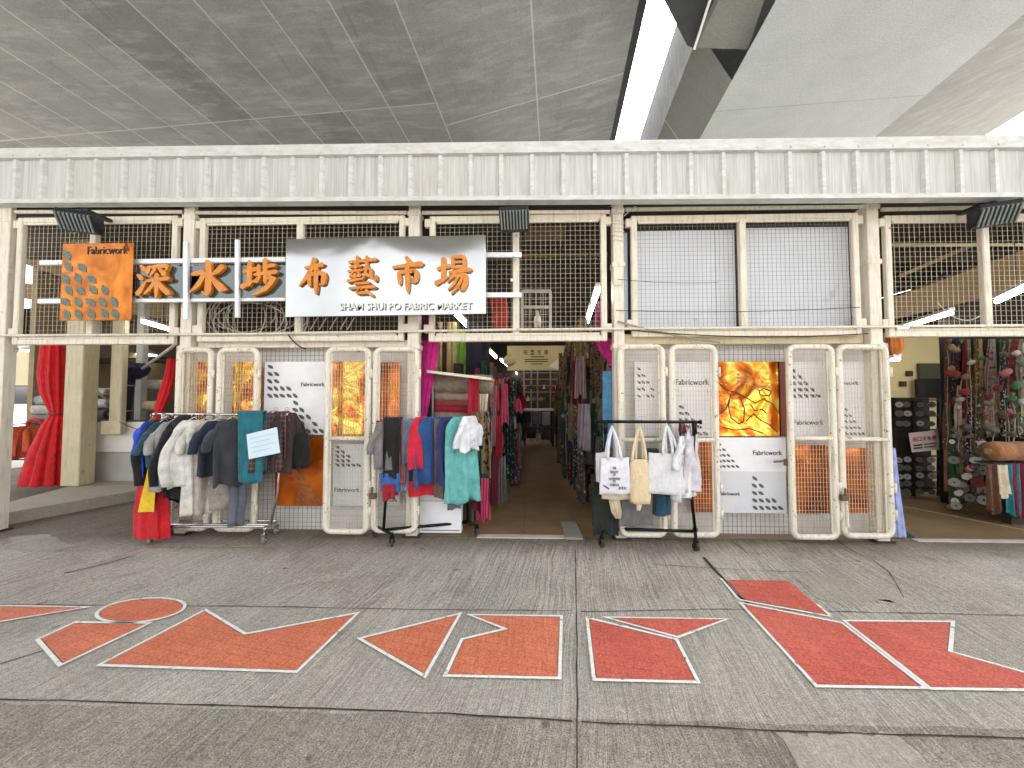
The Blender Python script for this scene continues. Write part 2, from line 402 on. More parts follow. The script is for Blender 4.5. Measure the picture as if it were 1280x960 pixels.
def marking(px, mt, label, wide=.0195, outline=True):
    pts = [G(*p) for p in px]
    o = flat_poly(pts, .008).build('floor_marking', mt)
    tag(o, label, 'floor marking', 'painted shapes on the concrete')
    if outline is True: ring(offset_poly(pts, .006), offset_poly(pts, wide+.006), .0095).build('outline', M['lineW'], o)
    elif outline:
        for ed in outline:
            a, b = G(*ed[0]), G(*ed[1]); d = (b-a).normalized(); nn = Vector((-d.y, d.x, 0))*wide/2
            flat_poly([a+nn, b+nn, b-nn, a-nn], .0095).build('outline', M['lineW'], o)
marking([(-30, 759), (102, 761), (2, 777), (-30, 782)], M['coral'], 'coral wedge cut off by the left photo edge with a long point')
ell = [(176+52*math.cos(t)*.99+math.sin(t)*2, 764-5*math.cos(t)+13*math.sin(t)) for t in [2*math.pi*i/28 for i in range(28)]]
marking(ell, M['coral'], 'coral ellipse with white outline, the only rounded floor shape')
marking([(52, 800), (93, 781), (181, 782), (79, 830)], M['coral'], 'coral lopsided quadrilateral just below the ellipse')
marking([(131, 831), (255, 766), (304, 796), (442, 770), (370, 839)], M['coral'], 'wide coral crown shape with a notch in its top edge')
marking([(455, 800), (571, 771), (530, 843)], M['coral'], 'coral triangle between the crown shape and the notched block')
marking([(593, 771), (699, 773), (696, 847), (561, 844), (580, 802), (638, 788)], M['coral'], 'coral block with a notched upper left side beside the floor joint')
marking([(737, 776), (843, 802), (868, 852), (746, 849)], M['red'], 'red four sided shape just right of the floor joint')
marking([(764, 774), (903, 776), (846, 796)], M['red'], 'flat red triangle above the four sided shape, pointing right')
marking([(909, 726), (985, 727), (1036, 770), (930, 750)], M['red'], 'small red shape nearest the gates with only part of its white edge',
        outline=[((901, 724), (923, 750)), ((924, 751), (1038, 772)), ((1022, 757), (1038, 771))])
marking([(930, 757), (1051, 781), (1150, 859), (1022, 857)], M['red'], 'long red slanting parallelogram in the right part of the yard')
marking([(1060, 779), (1187, 780), (1183, 816), (1310, 852), (1310, 862), (1164, 860)], M['red'], 'large red shape with a step in its right side, cut by the right photo edge')
# ------------------------------------------------------------------ viaducts overhead
VD = R(4.6); vu = Vector((math.sin(VD), math.cos(VD), 0)); vr = Vector((math.cos(VD), -math.sin(VD), 0))
def soffit_mat(name, a, b, light, stain=.5, bw=2.6, bh=.92, mort=.016):
    s = N(name)
    v = s.map((1, 1, 1), rot=(0, 0, VD))   # x across the deck, y along it
    sw = s.n('SeparateXYZ', Vector=v); cv = s.n('CombineXYZ', X=sw.outputs['Y'], Y=sw.outputs['X'], Z=0.0).outputs[0]
    br = s.n('TexBrick', _offset=0.0, Vector=cv, Scale=1.0, **{'Brick__Width': bw, 'Row__Height': bh, 'Mortar__Size': mort, 'Mortar__Smooth': .3, 'Bias': 0.0,
             'Color1': (*a, 1), 'Color2': (*b, 1), 'Mortar': (*light, 1)}).outputs['Color']
    cl = s.ramp(s.noise(.8, 7, rough=.65, dist=.8), [(.3, 0), (.7, 1)])
    base = s.mix(.42, br, s.mix(cl, tuple(x*.8 for x in a), tuple(min(1, x*1.2) for x in b)))
    st = s.ramp(s.noise(2.2, 8, vec=s.map((.6, 2.6, 1), rot=(0, 0, VD+R(14))), rough=.72), [(.48, 0), (.72, 1)])
    base = s.mix(s.math('MULTIPLY', st, stain), base, tuple(min(1, x*1.8) for x in b))
    dr = s.ramp(s.noise(1.0, 6, vec=s.map((5.5, .35, 1), rot=(0, 0, VD)), rough=.75), [(.56, 0), (.7, 1)])
    base = s.mix(s.math('MULTIPLY', dr, stain*.7), base, tuple(x*.5 for x in a))
    base = s.mix(.4, base, s.ramp(s.noise(40, 4, rough=.7), [(.25, .2), (.75, .8)]), 'OVERLAY')
    s.set(Base__Color=base, Roughness=.85); s.bump(s.noise(25, 5), .25, .01); return s.m
M['soffit_l'] = soffit_mat('shuttered_concrete', c(106, 108, 107), c(138, 138, 135), c(192, 192, 188), .5, 2.6, .92, .016)
M['soffit_e'] = soffit_mat('shuttered_concrete_edge', c(122, 124, 121), c(142, 143, 139), c(190, 189, 184), .4, 3.2, 3.0)
M['soffit_r'] = soffit_mat('painted_concrete', c(166, 170, 170), c(172, 176, 176), c(126, 126, 120), .05, 3.4, 40, .012)
M['soffit_d'] = soffit_mat('grey_concrete', c(112, 114, 108), c(118, 120, 114), c(186, 184, 172), .12, 2.4, 40, .02)
M['soffit_w'] = soffit_mat('pale_concrete', c(112, 112, 110), c(122, 122, 120), c(84, 84, 80), .5, 9, 40, .02)
M['edge_dark'] = plain('edge_dark_steel', c(52, 54, 56), .6, .2)  # even dark tone for the deck edge and the joint slab
def on_line(p, t): return p+vu*t
T0, T1 = -10.5, 70
# left deck: crease and edge read off the photo at one height, then run along the road
crz = 7.0
def PZ(px, py, z): return G(px, py, z)
cr = PZ(497, 4, crz); ed = PZ(798, 4, 7.75); ed2 = PZ(748, 4, 7.6)
def strip(m, a, b, t0=T0, t1=T1, ref=5.0):
    # quad between two lines parallel to the road through points a and b
    def at(p, y): return p+vu*((y-p.y)/vu.y)
    m.quad(at(a, t0), at(b, t0), at(b, t1), at(a, t1))
lv = thing('viaduct', 'grey shuttered concrete road deck over the left part of the market', 'viaduct', (-6, 8, 7))
far_l = cr-vr*11.3
m = MB(); strip(m, Vector((far_l.x, far_l.y, 7.0)), cr); m.build('soffit', M['soffit_l'], lv)
m = MB(); strip(m, cr, ed2); m.build('haunch', M['soffit_e'], lv)
m = MB(); strip(m, ed2+Vector((0,0,.002)), ed); m.build('edge_beam', M['soffit_e'], lv)
ed_in = ed+vr*.16+Vector((0, 0, .12))
m = MB(); strip(m, ed, ed_in); strip(m, ed_in, ed_in+Vector((0, 0, 1.6))); strip(m, ed_in+Vector((0, 0, 1.6)), far_l+Vector((0, 0, 2.0)))
m.build('edge_lip', M['edge_dark'], lv)
m = MB(); strip(m, far_l, far_l+Vector((-2.5, 0, 2.2))); m.build('outer_web', M['soffit_w'], lv)
# right deck
rv = thing('viaduct', 'smooth pale grey box girder over the right part of the market', 'viaduct', (6, 8, 7))
edge_r = PZ(820, 178, 7.9); web = PZ(872, 178, 7.0); outr = PZ(1095, 170, 7.0)
m = MB(); strip(m, web, outr); m.build('soffit', M['soffit_r'], rv)
m = MB(); strip(m, edge_r, web, t0=PZ(868, 60, 7.6).y); m.build('cantilever', M['soffit_d'], rv)
m = MB(); strip(m, edge_r, edge_r+Vector((-.02, 0, 1.3)), t0=PZ(868, 60, 7.6).y)
strip(m, edge_r+Vector((-.02, 0, 1.3)), outr+Vector((6, 0, 3.2)), t0=0)
m.build('parapet', M['soffit_w'], rv)
m = MB(); strip(m, outr, outr+Vector((6.5, 0, 2.6))); m.build('outer_web', M['soffit_w'], rv)
# cross slab and downstand at the near joint of the right deck
def slab(px, z, th, name, mt):
    m = MB(); m.prism([PZ(x, y, z) for x, y in px], (0, 0, th)); return m.build(name, mt, rv)
slab([(822, -40), (829, -2), (859, 57), (868, 61), (897, -2), (910, -40)], 7.25, .5, 'joint_slab', M['edge_dark'])
slab([(899, -2), (870, 60), (935, 62), (956, -2), (972, -40), (914, -40)], 7.12, .4, 'cross_beam', M['soffit_d'])
m = MB(); m.bar(PZ(897, -30, 7.1), PZ(868, 61, 7.1), .03, .03); m.build('joint_trim', M['white'], rv)
# ------------------------------------------------------------------ canopy (market roof edge)
fl, fr = -7.2, 7.6
yl, yr = -.05, -.42
def fy(x): return yl+(yr-yl)*(x-fl)/(fr-fl)
def zline(pyl, pyr, x, k=0):   # height of a line seen at pyl on the left and pyr on the right photo edge
    za = P(0, pyl, fy(-5.9)); zb = P(1280, pyr, fy(5.5))
    return za.z+(zb.z-za.z)*(x-za.x)/(zb.x-za.x)
cp = thing('canopy', 'ribbed off white metal fascia along the roof edge above the shopfronts', 'canopy', (0, -.2, 3.7))
def fas(m, x0, x1, za0, zb0, za1, zb1, dy0, dy1):
    v = []
    for x in (x0, x1):
        zt = zb0 if x == x0 else zb1; zl = za0 if x == x0 else za1
        for y in (fy(x)+dy0, fy(x)+dy1):
            for z in (zl, zt): v.append(m.b.verts.new((x, y, z)))
    for f in ((0,1,3,2),(4,6,7,5),(0,4,5,1),(2,3,7,6),(0,2,6,4),(1,5,7,3)): m.b.faces.new([v[i] for i in f])
top = lambda x: zline(189, 172, x); t2 = lambda x: zline(201, 187, x); bt = lambda x: zline(257, 249, x); b2 = lambda x: zline(253, 244.5, x)
s = N('fascia_sheet')
st = s.noise(1.0, 5, vec=s.map((30, 30, 1.2)), rough=.7); fine = s.noise(1.0, 2, vec=s.map((140, 140, .3)))
base = s.mix(s.ramp(st, [(.35, 0), (.7, 1)]), c(206, 208, 208), c(174, 174, 170))
base = s.mix(s.ramp(s.noise(1.1, 4, vec=s.map((1, 1, .3))), [(.4, 0), (.7, .35)]), base, c(196, 192, 182))
base = s.mix(.3, base, s.ramp(fine, [(.3, .2), (.7, .8)]), 'OVERLAY')
Zs = s.n('SeparateXYZ', Vector=s.pos).outputs['Z']
lowd = s.n('MapRange', Value=Zs, **{'From__Min': 4.1, 'From__Max': 3.72}).outputs[0]
base = s.mix(s.math('MULTIPLY', s.math('MULTIPLY', lowd, s.ramp(s.noise(5, 5, vec=s.map((4, 4, .6))), [(.4, 0), (.65, 1)])), .35), base, c(160, 152, 138))
s.set(Base__Color=base, Roughness=.5, Metallic=.0); s.bump(fine, .2, .003); M['fascia'] = s.m
s = N('fascia_trim'); base = s.mix(s.ramp(s.noise(6, 7, vec=s.map((1, 1, 3)), rough=.7), [(.4, 0), (.7, 1)]), c(212, 213, 212), c(184, 182, 175))
s.set(Base__Color=base, Roughness=.55); M['ftrim'] = s.m
m = MB(); fas(m, fl, fr, b2(fl)+.012, t2(fl), b2(fr)+.012, t2(fr), 0, .02); m.build('fascia_sheet', M['fascia'], cp); m = MB()
x = fl+.1; ribs = []
while x < fr-.05:
    ribs.append(x); x += .3265
for x in ribs:
    wr_ = .032
    zb_, zt_ = b2(x)+.018, t2(x)-.004
    a = [(x-wr_, fy(x)-.001), (x-wr_*.55, fy(x)-.034), (x+wr_*.55, fy(x)-.034), (x+wr_, fy(x)-.001)]
    m.loft([[Vector((q[0], q[1], zb_)) for q in a], [Vector((q[0], q[1], zt_)) for q in a]])
m.build_each('rib', M['ftrim'], cp)  # whiter trim colour paints in the sunlit edges of the ribs
m = MB(); fas(m, fl, fr, t2(fl), top(fl), t2(fr), top(fr), -.055, .05)
for x in ribs: m.disc((x, fy(x)-.058, t2(x)+.03), (0, 1, 0), .012, .012, 8)
m.build('top_flashing', M['ftrim'], cp)
m = MB(); fas(m, fl, fr, bt(fl), b2(fl)+.01, bt(fr), b2(fr)+.01, -.06, .05); m.build('bottom_trim', M['ftrim'], cp)
m = MB(); m.box(-9, 9, .06, 14, 4.05, 4.12)
for i in range(8): m.box(-9, 9, 1.0+i*1.6, 1.12+i*1.6, 3.85, 4.049)
m.build('roof_sheet', M['ceil'], cp)
m = MB(); m.box(-9, 9, .0605, 14, 4.122, 4.14); m.build('roof_bounce_skin', plain('pale_bounce_roof', c(226, 224, 218), .6), cp)  # unseen pale layer added so the roof bounces light onto the decks
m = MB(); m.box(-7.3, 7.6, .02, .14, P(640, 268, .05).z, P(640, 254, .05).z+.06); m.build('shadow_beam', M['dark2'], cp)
# ------------------------------------------------------------------ facade
def grid(m, x0, x1, z0, z1, y, sx=.046, sz=.046, t=.0036):
    n = max(1, round((x1-x0)/sx)); k = max(1, round((z1-z0)/sz))
    for i in range(n+1):
        x = x0+(x1-x0)*i/n; m.box(x-t*.58, x+t*.58, y-t/2, y+t/2, z0, z1)
    for i in range(k+1):
        z = z0+(z1-z0)*i/k; m.box(x0, x1, y+t/2+.0002, y+t*1.2, z-t*.4, z+t*.4)
    return m
def X(px, Y=0., py=480): return P(px, py, Y).x
def Z(py, Y=0., px=640): return P(px, py, Y).z
posts = [(-2, 14, 'cream steel post at the left photo edge'), (230, 243.5, 'cream steel post right of the orange square sign'),
         (511, 525, 'cream steel post behind the silver sign panel'), (766, 779, 'cream steel post wrapped with thin wires beside the market aisle'),
         (1083, 1098, 'cream steel post between the white boards and the right bay')]
for a, b, lab in posts:
    x0, x1 = X(a, 0, 340), X(b, 0, 340)
    t = thing('steel_post', lab, 'post', ((x0+x1)/2, .02, 0), 'cream steel posts along the market front')
    m = MB(); m.box(x0, x1, -.03, .09, 0.004, 3.78); m.build('column', M['cream'], t, bevel=.006)
    m = MB()
    for zz in (2.05, 2.95, 3.55): m.box(x0-.012, x1+.012, -.036, .096, zz, zz+.05)
    m.build_each('clamp', M['cream'], t)
    m = MB(); m.box(x0-.03, x1+.03, -.05, .11, .003, .02)
    m.build('base_plate', M['dark2'], t)
# wire ties on the fourth post
xm = (X(766)+X(779))/2
t = MB()
for i in range(9):
    zz = 3.25+i*.045+random.uniform(-.01, .01); k = random.uniform(-.04, .04)
    t.tube([(xm-.075, -.045, zz), (xm, -.052, zz+k*.4), (xm+.075, -.045, zz+k)], .004, 5)
t.tube([(xm+.07, -.045, 3.5), (xm+.2, -.02, 3.62), (xm+.28, .02, 3.6)], .004, 5)
t.tube([(xm-.07, -.045, 2.75), (xm+.0, -.05, 2.73), (xm+.075, -.045, 2.76)], .004, 5)
tag(t.build('wire_tie', M['cable_white'], None, True), 'thin pale wires wound around the post beside the aisle', 'wire')
# upper mesh panels
def upper(pxl, pxr, pyt, pyb, mulls, lab, Y=.0, wm='wire'):
    x0, x1 = X(pxl, Y, 350), X(pxr, Y, 350); z1, z0 = Z(pyt, Y, (pxl+pxr)/2), Z(pyb, Y, (pxl+pxr)/2)
    t = thing('mesh_screen', lab, 'mesh screen', ((x0+x1)/2, Y, z0), 'wire mesh panels above the gates')
    w_ = .064; m = MB()
    m.box(x0, x0+w_, Y-.03, Y+.03, z0, z1); m.box(x1-w_, x1, Y-.03, Y+.03, z0, z1)
    m.box(x0+w_, x1-w_, Y-.03, Y+.03, z1-w_, z1); m.box(x0+w_, x1-w_, Y-.03, Y+.03, z0, z0+w_)
    m.build('frame', M['cream'], t, bevel=.008)
    for pm in mulls:
        xx = X(pm, Y, 350); q = MB(); q.box(xx-.037, xx+.037, Y-.032, Y+.028, z0+w_, z1-w_); q.build('mullion', M['cream'], t, bevel=.008)
    edges = [x0+w_]+[X(pm, Y, 350) for pm in mulls]+[x1-w_]
    for a, b in zip(edges, edges[1:]):
        q = MB(); grid(q, a, b, z0+w_, z1-w_, Y+.008, .054 if wm == 'wire' else .047, .054 if wm == 'wire' else .047, .003); q.build('wire_mesh', M[wm], t)
        q = MB(); q.box(a+.02, b-.02, Y-.026, Y-.002, z0+w_+.001, z0+w_+.028); q.box(a+.02, b-.02, Y-.026, Y-.002, z1-w_-.022, z1-w_-.001)
        q.build_each('clip_strip', M['cream'], t)
    q = MB()
    for xx in (x0+.03, x1-.03):
        for zz in (z1-.12, z0+.1):
            s_ = -1 if xx < (x0+x1)/2 else 1
            q.box(xx+s_*.025, xx+s_*.085, Y-.025, Y+.025, zz, zz+.09)
    q.build_each('hinge', M['cream'], t, bevel=.004)
    return t
upper(22, 222, 272, 431, [117], 'wire mesh panel behind the orange square sign')
upper(250, 506, 272, 427, [375], 'wire mesh panel with coiled cable behind its lower half')
upper(537, 758, 270, 427, [645], 'wire mesh panel above the open market aisle')
upper(789, 1073, 269, 421, [928], 'wire mesh panel backed with white boards', wm='wire_dark')
upper(1106, 1330, 269, 421, [1231], 'wire mesh panel above the open right bay')
# rails running along the front
def rail(pts, r, name, lab, mt, cat='rail'):
    m = MB(); m.tube(pts, r, 8); return tag(m.build(name, mt, None, True), lab, cat)
pa, pb = P(-20, 419.5, -.06), P(1300, 406.5, -.06)
rail([pa, P(300, 417.5, -.062), P(640, 412, -.06), P(960, 409.5, -.062), pb], .014, 'guide_rail', 'thin cream pipe running along the whole front above the gates', M['cream'])
rail([P(20, 265, -.02), P(228, 265, -.02)], .022, 'hanging_rail', 'cream top pipe above the left mesh panel', M['cream'])
rail([P(246, 266, -.02), P(508, 266, -.02)], .022, 'hanging_rail', 'cream top pipe above the cable coil panel', M['cream'])
rail([P(528, 266, -.02), P(762, 265, -.02)], .022, 'hanging_rail', 'cream top pipe above the aisle panel', M['cream'])
rail([P(782, 262, -.02), P(1080, 258.5, -.02)], .022, 'hanging_rail', 'cream top pipe above the white board panel', M['cream'])
rail([P(1102, 262, -.02), P(1310, 258, -.02)], .022, 'hanging_rail', 'cream top pipe above the right mesh panel', M['cream'])
# lintel beam over gates
m = MB()
m.box(X(244, .03), X(511, .03), .05, .11, Z(433, .03), Z(424, .03))
tag(m.build('lintel', M['cream'], None, bevel=.006), 'cream beam over the left pair of gates', 'beam')
m = MB(); m.box(X(779, .03), X(1084, .03), .05, .11, Z(431, .03), Z(418, .03))
tag(m.build('lintel', M['beam'], None, bevel=.006), 'weathered beam over the right pair of gates', 'beam')
# white boards behind the fourth panel
M['board'] = plain('white_board', c(216, 219, 226), .55, var=.07, scale=2, dirt=c(190, 188, 182), dirt_lo=.6)
for a, b, yt, yb, lab, Y in ((790, 897, 291, 412, 'left white board behind the mesh above the gates', .12), (898, 922, 291, 412, 'narrow pale board strip beside the greenish seam', .124), (935, 1066, 289, 412, 'right white board behind the mesh above the gates', .12)):
    m = MB(); m.box(X(a, Y), X(b, Y), Y, Y+.01, Z(yb, Y), Z(yt, Y)); tag(m.build('white_board', M['board']), lab, 'board')
m = MB(); m.box(X(770, .1), X(788, .1), .16, .17, Z(412, .1), Z(290, .1)); tag(m.build('white_board', plain('bluish_board', c(190, 205, 222), .5)), 'pale blue strip in the gap left of the white boards', 'board')
def sag(p, q, d, r, lab, mt=None, name='hanging_cable'):
    p, q = Vector(p), Vector(q); pts = []
    for i in range(17):
        u = i/16; v = p.lerp(q, u); v.z -= d*4*u*(1-u); pts.append(v)
    m = MB(); m.tube(pts, r, 5); return tag(m.build(name, mt or M['cable'], None, True), lab, 'cable')
sag(P(770, 388, -.07), P(1075, 384, -.05), .03, .004, 'black cable crossing the lower part of the white boards')
sag(P(772, 349, -.05), P(898, 353, -.05), .02, .003, 'short thin black cable across the left white board')
sag(P(772, 402, -.07), P(900, 428, -.05), .02, .011, 'grey cable bundle slanting down over the right gates', plain('grey_cable', c(150, 140, 122), .6))
sag(P(790, 413, -.07), P(1085, 417, -.05), .05, .006, 'dark cable hanging along the beam over the right gates')
sag(P(360, 418, -.07), P(382, 436, -.05), .03, .008, 'dark cable loop below the silver sign')
sag(P(1172, 378, .25), P(1226, 394, .25), .12, .006, 'white cable looped behind the right mesh panel', M['cable_white'])
# ------------------------------------------------------------------ floodlights
def flood(pxc, pyt, lab, yawd):
    p = P(pxc, pyt, -.34); t = thing('floodlight', lab, 'floodlight', p, 'floodlights under the roof edge')
    rot = Matrix.Rotation(R(yawd), 3, 'Z')
    SC = .74
    def q(x, y, z): return p+rot @ Vector((x, y, z))*SC
    w1 = .2
    # wedge body: deep back, sloping ribbed front
    prof = [(.18, 0), (-.13, -.02), (-.17, -.09), (.0, -.27), (.18, -.25)]
    m = MB(); m.loft([[q(-w1 if k != 1 else -w1, y, z) for k, (y, z) in enumerate(prof)], [q(w1, y, z) for y, z in prof]])
    m.build('housing', M['lamp_black'], t, bevel=.008)
    a0, a1 = Vector((0, -.175, -.094)), Vector((0, -.008, -.272)); d = a1-a0; nrm = Vector((0, d.z, -d.y)).normalized()
    if nrm.y > 0: nrm = -nrm
    m = MB()
    for i in range(9):
        xx = -w1+.03+i*(2*w1-.06)/8
        a = q(xx, a0.y, a0.z)+rot @ nrm*.01; b = q(xx, a1.y, a1.z)+rot @ nrm*.01
        m.bar(a, b, .014, .022)
    m.build('cooling_ribs', M['lamp_rib'], t)
    m = MB(); m.box(p.x-.03, p.x+.03, p.y+.05, p.y+.33, p.z+.03, p.z+.06); m.bar(q(0, .05, 0), q(0, .05, .05), .05)
    m.build('bracket', M['lamp_black'], t)
    return t
flood(99, 265, 'dark floodlight above the orange square sign', 26)
flood(643, 262, 'dark floodlight above the open market aisle', -3)
flood(1243, 255, 'dark floodlight above the right bay', -27)
# ------------------------------------------------------------------ lettering helpers
def text_bm(txt, w_, h_, depth, off=0.0, keep=True):
    cu = bpy.data.curves.new('lettering', 'FONT'); cu.body = txt; cu.size = 1; cu.extrude = .02; cu.offset = off; cu.resolution_u = 3
    o = bpy.data.objects.new('lettering', cu); COL.objects.link(o)
    dg = bpy.context.evaluated_depsgraph_get(); me = bpy.data.meshes.new_from_object(o.evaluated_get(dg))
    bpy.data.objects.remove(o); bm = bmesh.new(); bm.from_mesh(me); bpy.data.meshes.remove(me)
    xs = [v.co.x for v in bm.verts]; ys = [v.co.y for v in bm.verts]
    if not xs: return bm
    sx = w_/(max(xs)-min(xs)); sy = h_/(max(ys)-min(ys)); x0, y0 = min(xs), min(ys)
    for v in bm.verts: v.co = Vector(((v.co.x-x0)*sx, -v.co.z*depth/.04-depth*.5, (v.co.y-y0)*sy))
    return bm
def lettering(txt, origin, w_, h_, depth, mt, parent, off=0.0, name='lettering', skew=0.0, rotz=0.0):
    m = MB(); m.b = text_bm(txt, w_, h_, depth, off); rm = Matrix.Rotation(rotz, 3, 'Z')
    for v in m.b.verts: v.co = Vector(origin)+rm @ Vector((v.co.x+skew*v.co.z, v.co.y, v.co.z))
    return m.build(name, mt, parent)
def leaf(m, x, z, y, L, ang, wd=.42):
    ca, sa = math.cos(ang), math.sin(ang)
    pr = [(-.5, 0), (-.2, -wd*.5), (.15, -wd*.48), (.5, 0), (.2, wd*.5), (-.15, wd*.48)]
    m.poly(*[(x+(a*ca-b*sa)*L, y, z+(a*sa+b*ca)*L) for a, b in pr])
def leaf_tri(m, x, z, y, w_, h_, rows=5, ang=R(-42), rng=random):
    # leaves falling in a triangle: one at the top, a full row at the bottom
    for r_ in range(rows):
        for k in range(r_+1):
            if rng.random() < .06: continue
            leaf(m, x+w_*(k+.5)/(rows)+rng.uniform(-.05, .05)*w_/rows, z-h_*(r_+.5)/rows, y, w_/rows*1.15, ang+rng.uniform(-.18, .18))
# ------------------------------------------------------------------ brush characters (strokes as x, y, half width on a 100 grid)
GL = {
'布': [[(18,72,4),(45,76,5),(75,81,7)],[(48,99,6),(40,70,7),(22,42,6),(0,20,2)],[(32,52,5),(33,36,6),(34,20,4)],[(32,51,5),(78,57,7),(82,44,8),(78,26,7),(68,22,2)],[(55,76,6),(56,40,7),(55,8,5),(56,-4,2)]],
'市': [[(46,102,4),(57,88,8)],[(3,70,4),(50,76,6),(97,80,8)],[(24,56,5),(26,40,7),(27,22,5)],[(24,55,5),(80,60,7),(82,44,8),(78,28,7),(66,25,2)],[(51,80,6),(52,40,8),(53,8,6),(54,-6,2)]],
'水': [[(44,102,5),(50,92,8),(51,50,8),(51,14,9),(46,2,6),(34,8,2)],[(4,62,4),(36,67,8),(34,50,6),(20,26,6),(0,8,2)],[(90,86,7),(76,70,6),(58,58,2)],[(57,58,3),(72,36,7),(88,18,10),(104,14,2)]],
'埗': [[(4,67,4),(40,74,6)],[(22,96,6),(22,60,7),(22,30,6)],[(0,22,7),(42,42,2)],[(68,102,6),(69,62,6)],[(68,80,4),(93,85,6)],[(50,84,5),(50,60,5)],[(38,57,4),(100,65,6)],[(70,60,5),(70,36,5)],[(54,52,4),(44,38,6)],[(84,54,6),(80,44,3)],[(96,46,7),(72,14,6),(34,-2,2)]],
'深': [[(8,94,3),(20,82,7)],[(0,66,3),(13,55,7)],[(2,6,7),(14,22,6),(30,46,2)],[(36,90,5),(33,72,6)],[(35,87,4),(95,93,6),(88,76,3)],[(56,82,5),(44,64,3)],[(70,84,4),(86,66,7)],[(32,46,4),(98,53,6)],[(64,66,6),(64,30,7),(64,-2,4)],[(60,47,5),(44,22,5),(26,6,2)],[(67,47,3),(82,24,7),(102,8,8),(108,6,2)]],
'場': [[(2,65,4),(38,73,6)],[(20,96,6),(20,60,7),(20,32,6)],[(-2,22,7),(42,44,2)],[(48,100,5),(49,66,5)],[(48,98,4),(84,100,6),(83,66,5)],[(50,83,3),(81,84,3)],[(50,67,3),(83,68,4)],[(38,53,4),(100,61,6)],[(56,53,5),(46,38,4),(34,27,2)],[(48,42,4),(89,47,6),(87,20,7),(77,3,6),(64,10,2)],[(66,43,4),(54,20,4),(36,4,2)],[(79,43,4),(68,16,5),(46,-8,2)]],
'藝': [[(6,87,4),(96,94,5)],[(34,102,5),(35,77,4)],[(66,102,5),(64,77,4)],[(8,73,3),(48,76,4)],[(28,85,4),(28,62,4)],[(4,61,3),(50,64,4)],[(20,58,3),(12,50,3)],[(36,59,3),(46,51,3)],[(10,46,3),(46,48,4)],[(28,54,4),(28,36,4)],[(4,33,5),(50,39,3)],[(56,66,3),(80,69,4),(80,46,4),(96,35,5),(99,48,2)],[(66,80,4),(64,54,4),(52,36,2)],[(60,57,3),(72,48,5)],[(28,25,3),(76,28,4)],[(10,13,3),(94,17,5)],[(52,13,4),(30,-1,4),(74,1,4)],[(66,8,3),(84,-6,5)]],
}
def brush(ch, x0, z0, w_, h_, y, depth, mt, parent, label=None):
    m = MB()
    for si, st in enumerate(GL[ch]):
        pts = [Vector((x0+a/100*w_, 0, z0+b/100*h_)) for a, b, r_ in st]; rad = [r_/100*w_*1.12 for a, b, r_ in st]
        # smooth the centre line
        fine, fr_ = [], []
        for i in range(len(pts)-1):
            for k in range(5):
                u = k/5; fine.append(pts[i].lerp(pts[i+1], u)); fr_.append(rad[i]+(rad[i+1]-rad[i])*u)
        fine.append(pts[-1]); fr_.append(rad[-1])
        for _ in range(2):
            g2 = fine[:]
            for i in range(1, len(fine)-1): g2[i] = (fine[i-1]+fine[i]*2+fine[i+1])/4
            fine = g2
        L, Rr = [], []
        for i, p in enumerate(fine):
            d = (fine[min(i+1, len(fine)-1)]-fine[max(i-1, 0)]).normalized(); nn = Vector((-d.z, 0, d.x))
            L.append(p+nn*fr_[i]); Rr.append(p-nn*fr_[i])
        d0 = (fine[0]-fine[1]).normalized(); d1 = (fine[-1]-fine[-2]).normalized()
        poly = [fine[0]+d0*fr_[0]*.7]+L+[fine[-1]+d1*fr_[-1]*1.2]+Rr[::-1]
        yy = y-depth-si*.0012
        ctr = poly
        A = [Vector((p.x, yy, p.z)) for p in ctr]; B = [Vector((p.x, y+.0003*si, p.z)) for p in ctr]
        m.loft([A, B])
    bmesh.ops.triangulate(m.b, faces=[f for f in m.b.faces if len(f.verts) > 4])
    return m.build('character', mt, parent)
# ------------------------------------------------------------------ signboard
s = N('orange_acrylic')
wv = s.noise(2.6, 2, dist=1.2); s2 = s.noise(5, 3, dist=2.0)
base = s.mix(s.ramp(wv, [(.35, 0), (.65, 1)]), c(134, 70, 12), c(178, 106, 26))
s.set(Base__Color=base, Roughness=.07, Metallic=.75); s.bump(s.noise(3.2, 2, dist=.8), .25, .03); M['orange_mirror'] = s.m
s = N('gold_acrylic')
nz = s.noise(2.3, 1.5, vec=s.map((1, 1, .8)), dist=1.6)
base = s.ramp(nz, [(.22, c(96, 34, 6)), (.36, c(214, 104, 14)), (.46, c(240, 178, 40)), (.5, c(250, 214, 96)), (.56, c(226, 124, 16)), (.68, c(150, 64, 8)), (.8, c(236, 160, 30))])  # marbling painted in to stand for wavy mirror reflections
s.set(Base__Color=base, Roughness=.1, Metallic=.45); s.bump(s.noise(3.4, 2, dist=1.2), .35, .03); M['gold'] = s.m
s = N('gold_acrylic_dark')
nz = s.noise(2.6, 2.5, vec=s.map((1, 1, 1), (3, 1, 2)), dist=1.2)
base = s.ramp(nz, [(.25, c(110, 46, 8)), (.5, c(196, 96, 16)), (.75, c(226, 140, 34))])  # same painted mirror reflections in darker amber
s.set(Base__Color=base, Roughness=.14, Metallic=.5); s.bump(s.noise(3.0, 2, dist=1), .3, .03); M['gold_dark'] = s.m
s = N('silver_acrylic')
s.set(Base__Color=s.mix(s.ramp(s.noise(1.2, 2), [(.3, 0), (.7, 1)]), c(140, 140, 139), c(166, 166, 164)), Roughness=.09, Metallic=.95)
s.bump(s.noise(1.5, 1.2, dist=.6), .14, .05); M['silver'] = s.m
s = N('orange_letter'); base = s.mix(s.ramp(s.noise(14, 4), [(.3, 0), (.7, 1)]), c(196, 112, 12), c(214, 138, 28))
s.set(Base__Color=base, Roughness=.32); M['letter'] = s.m
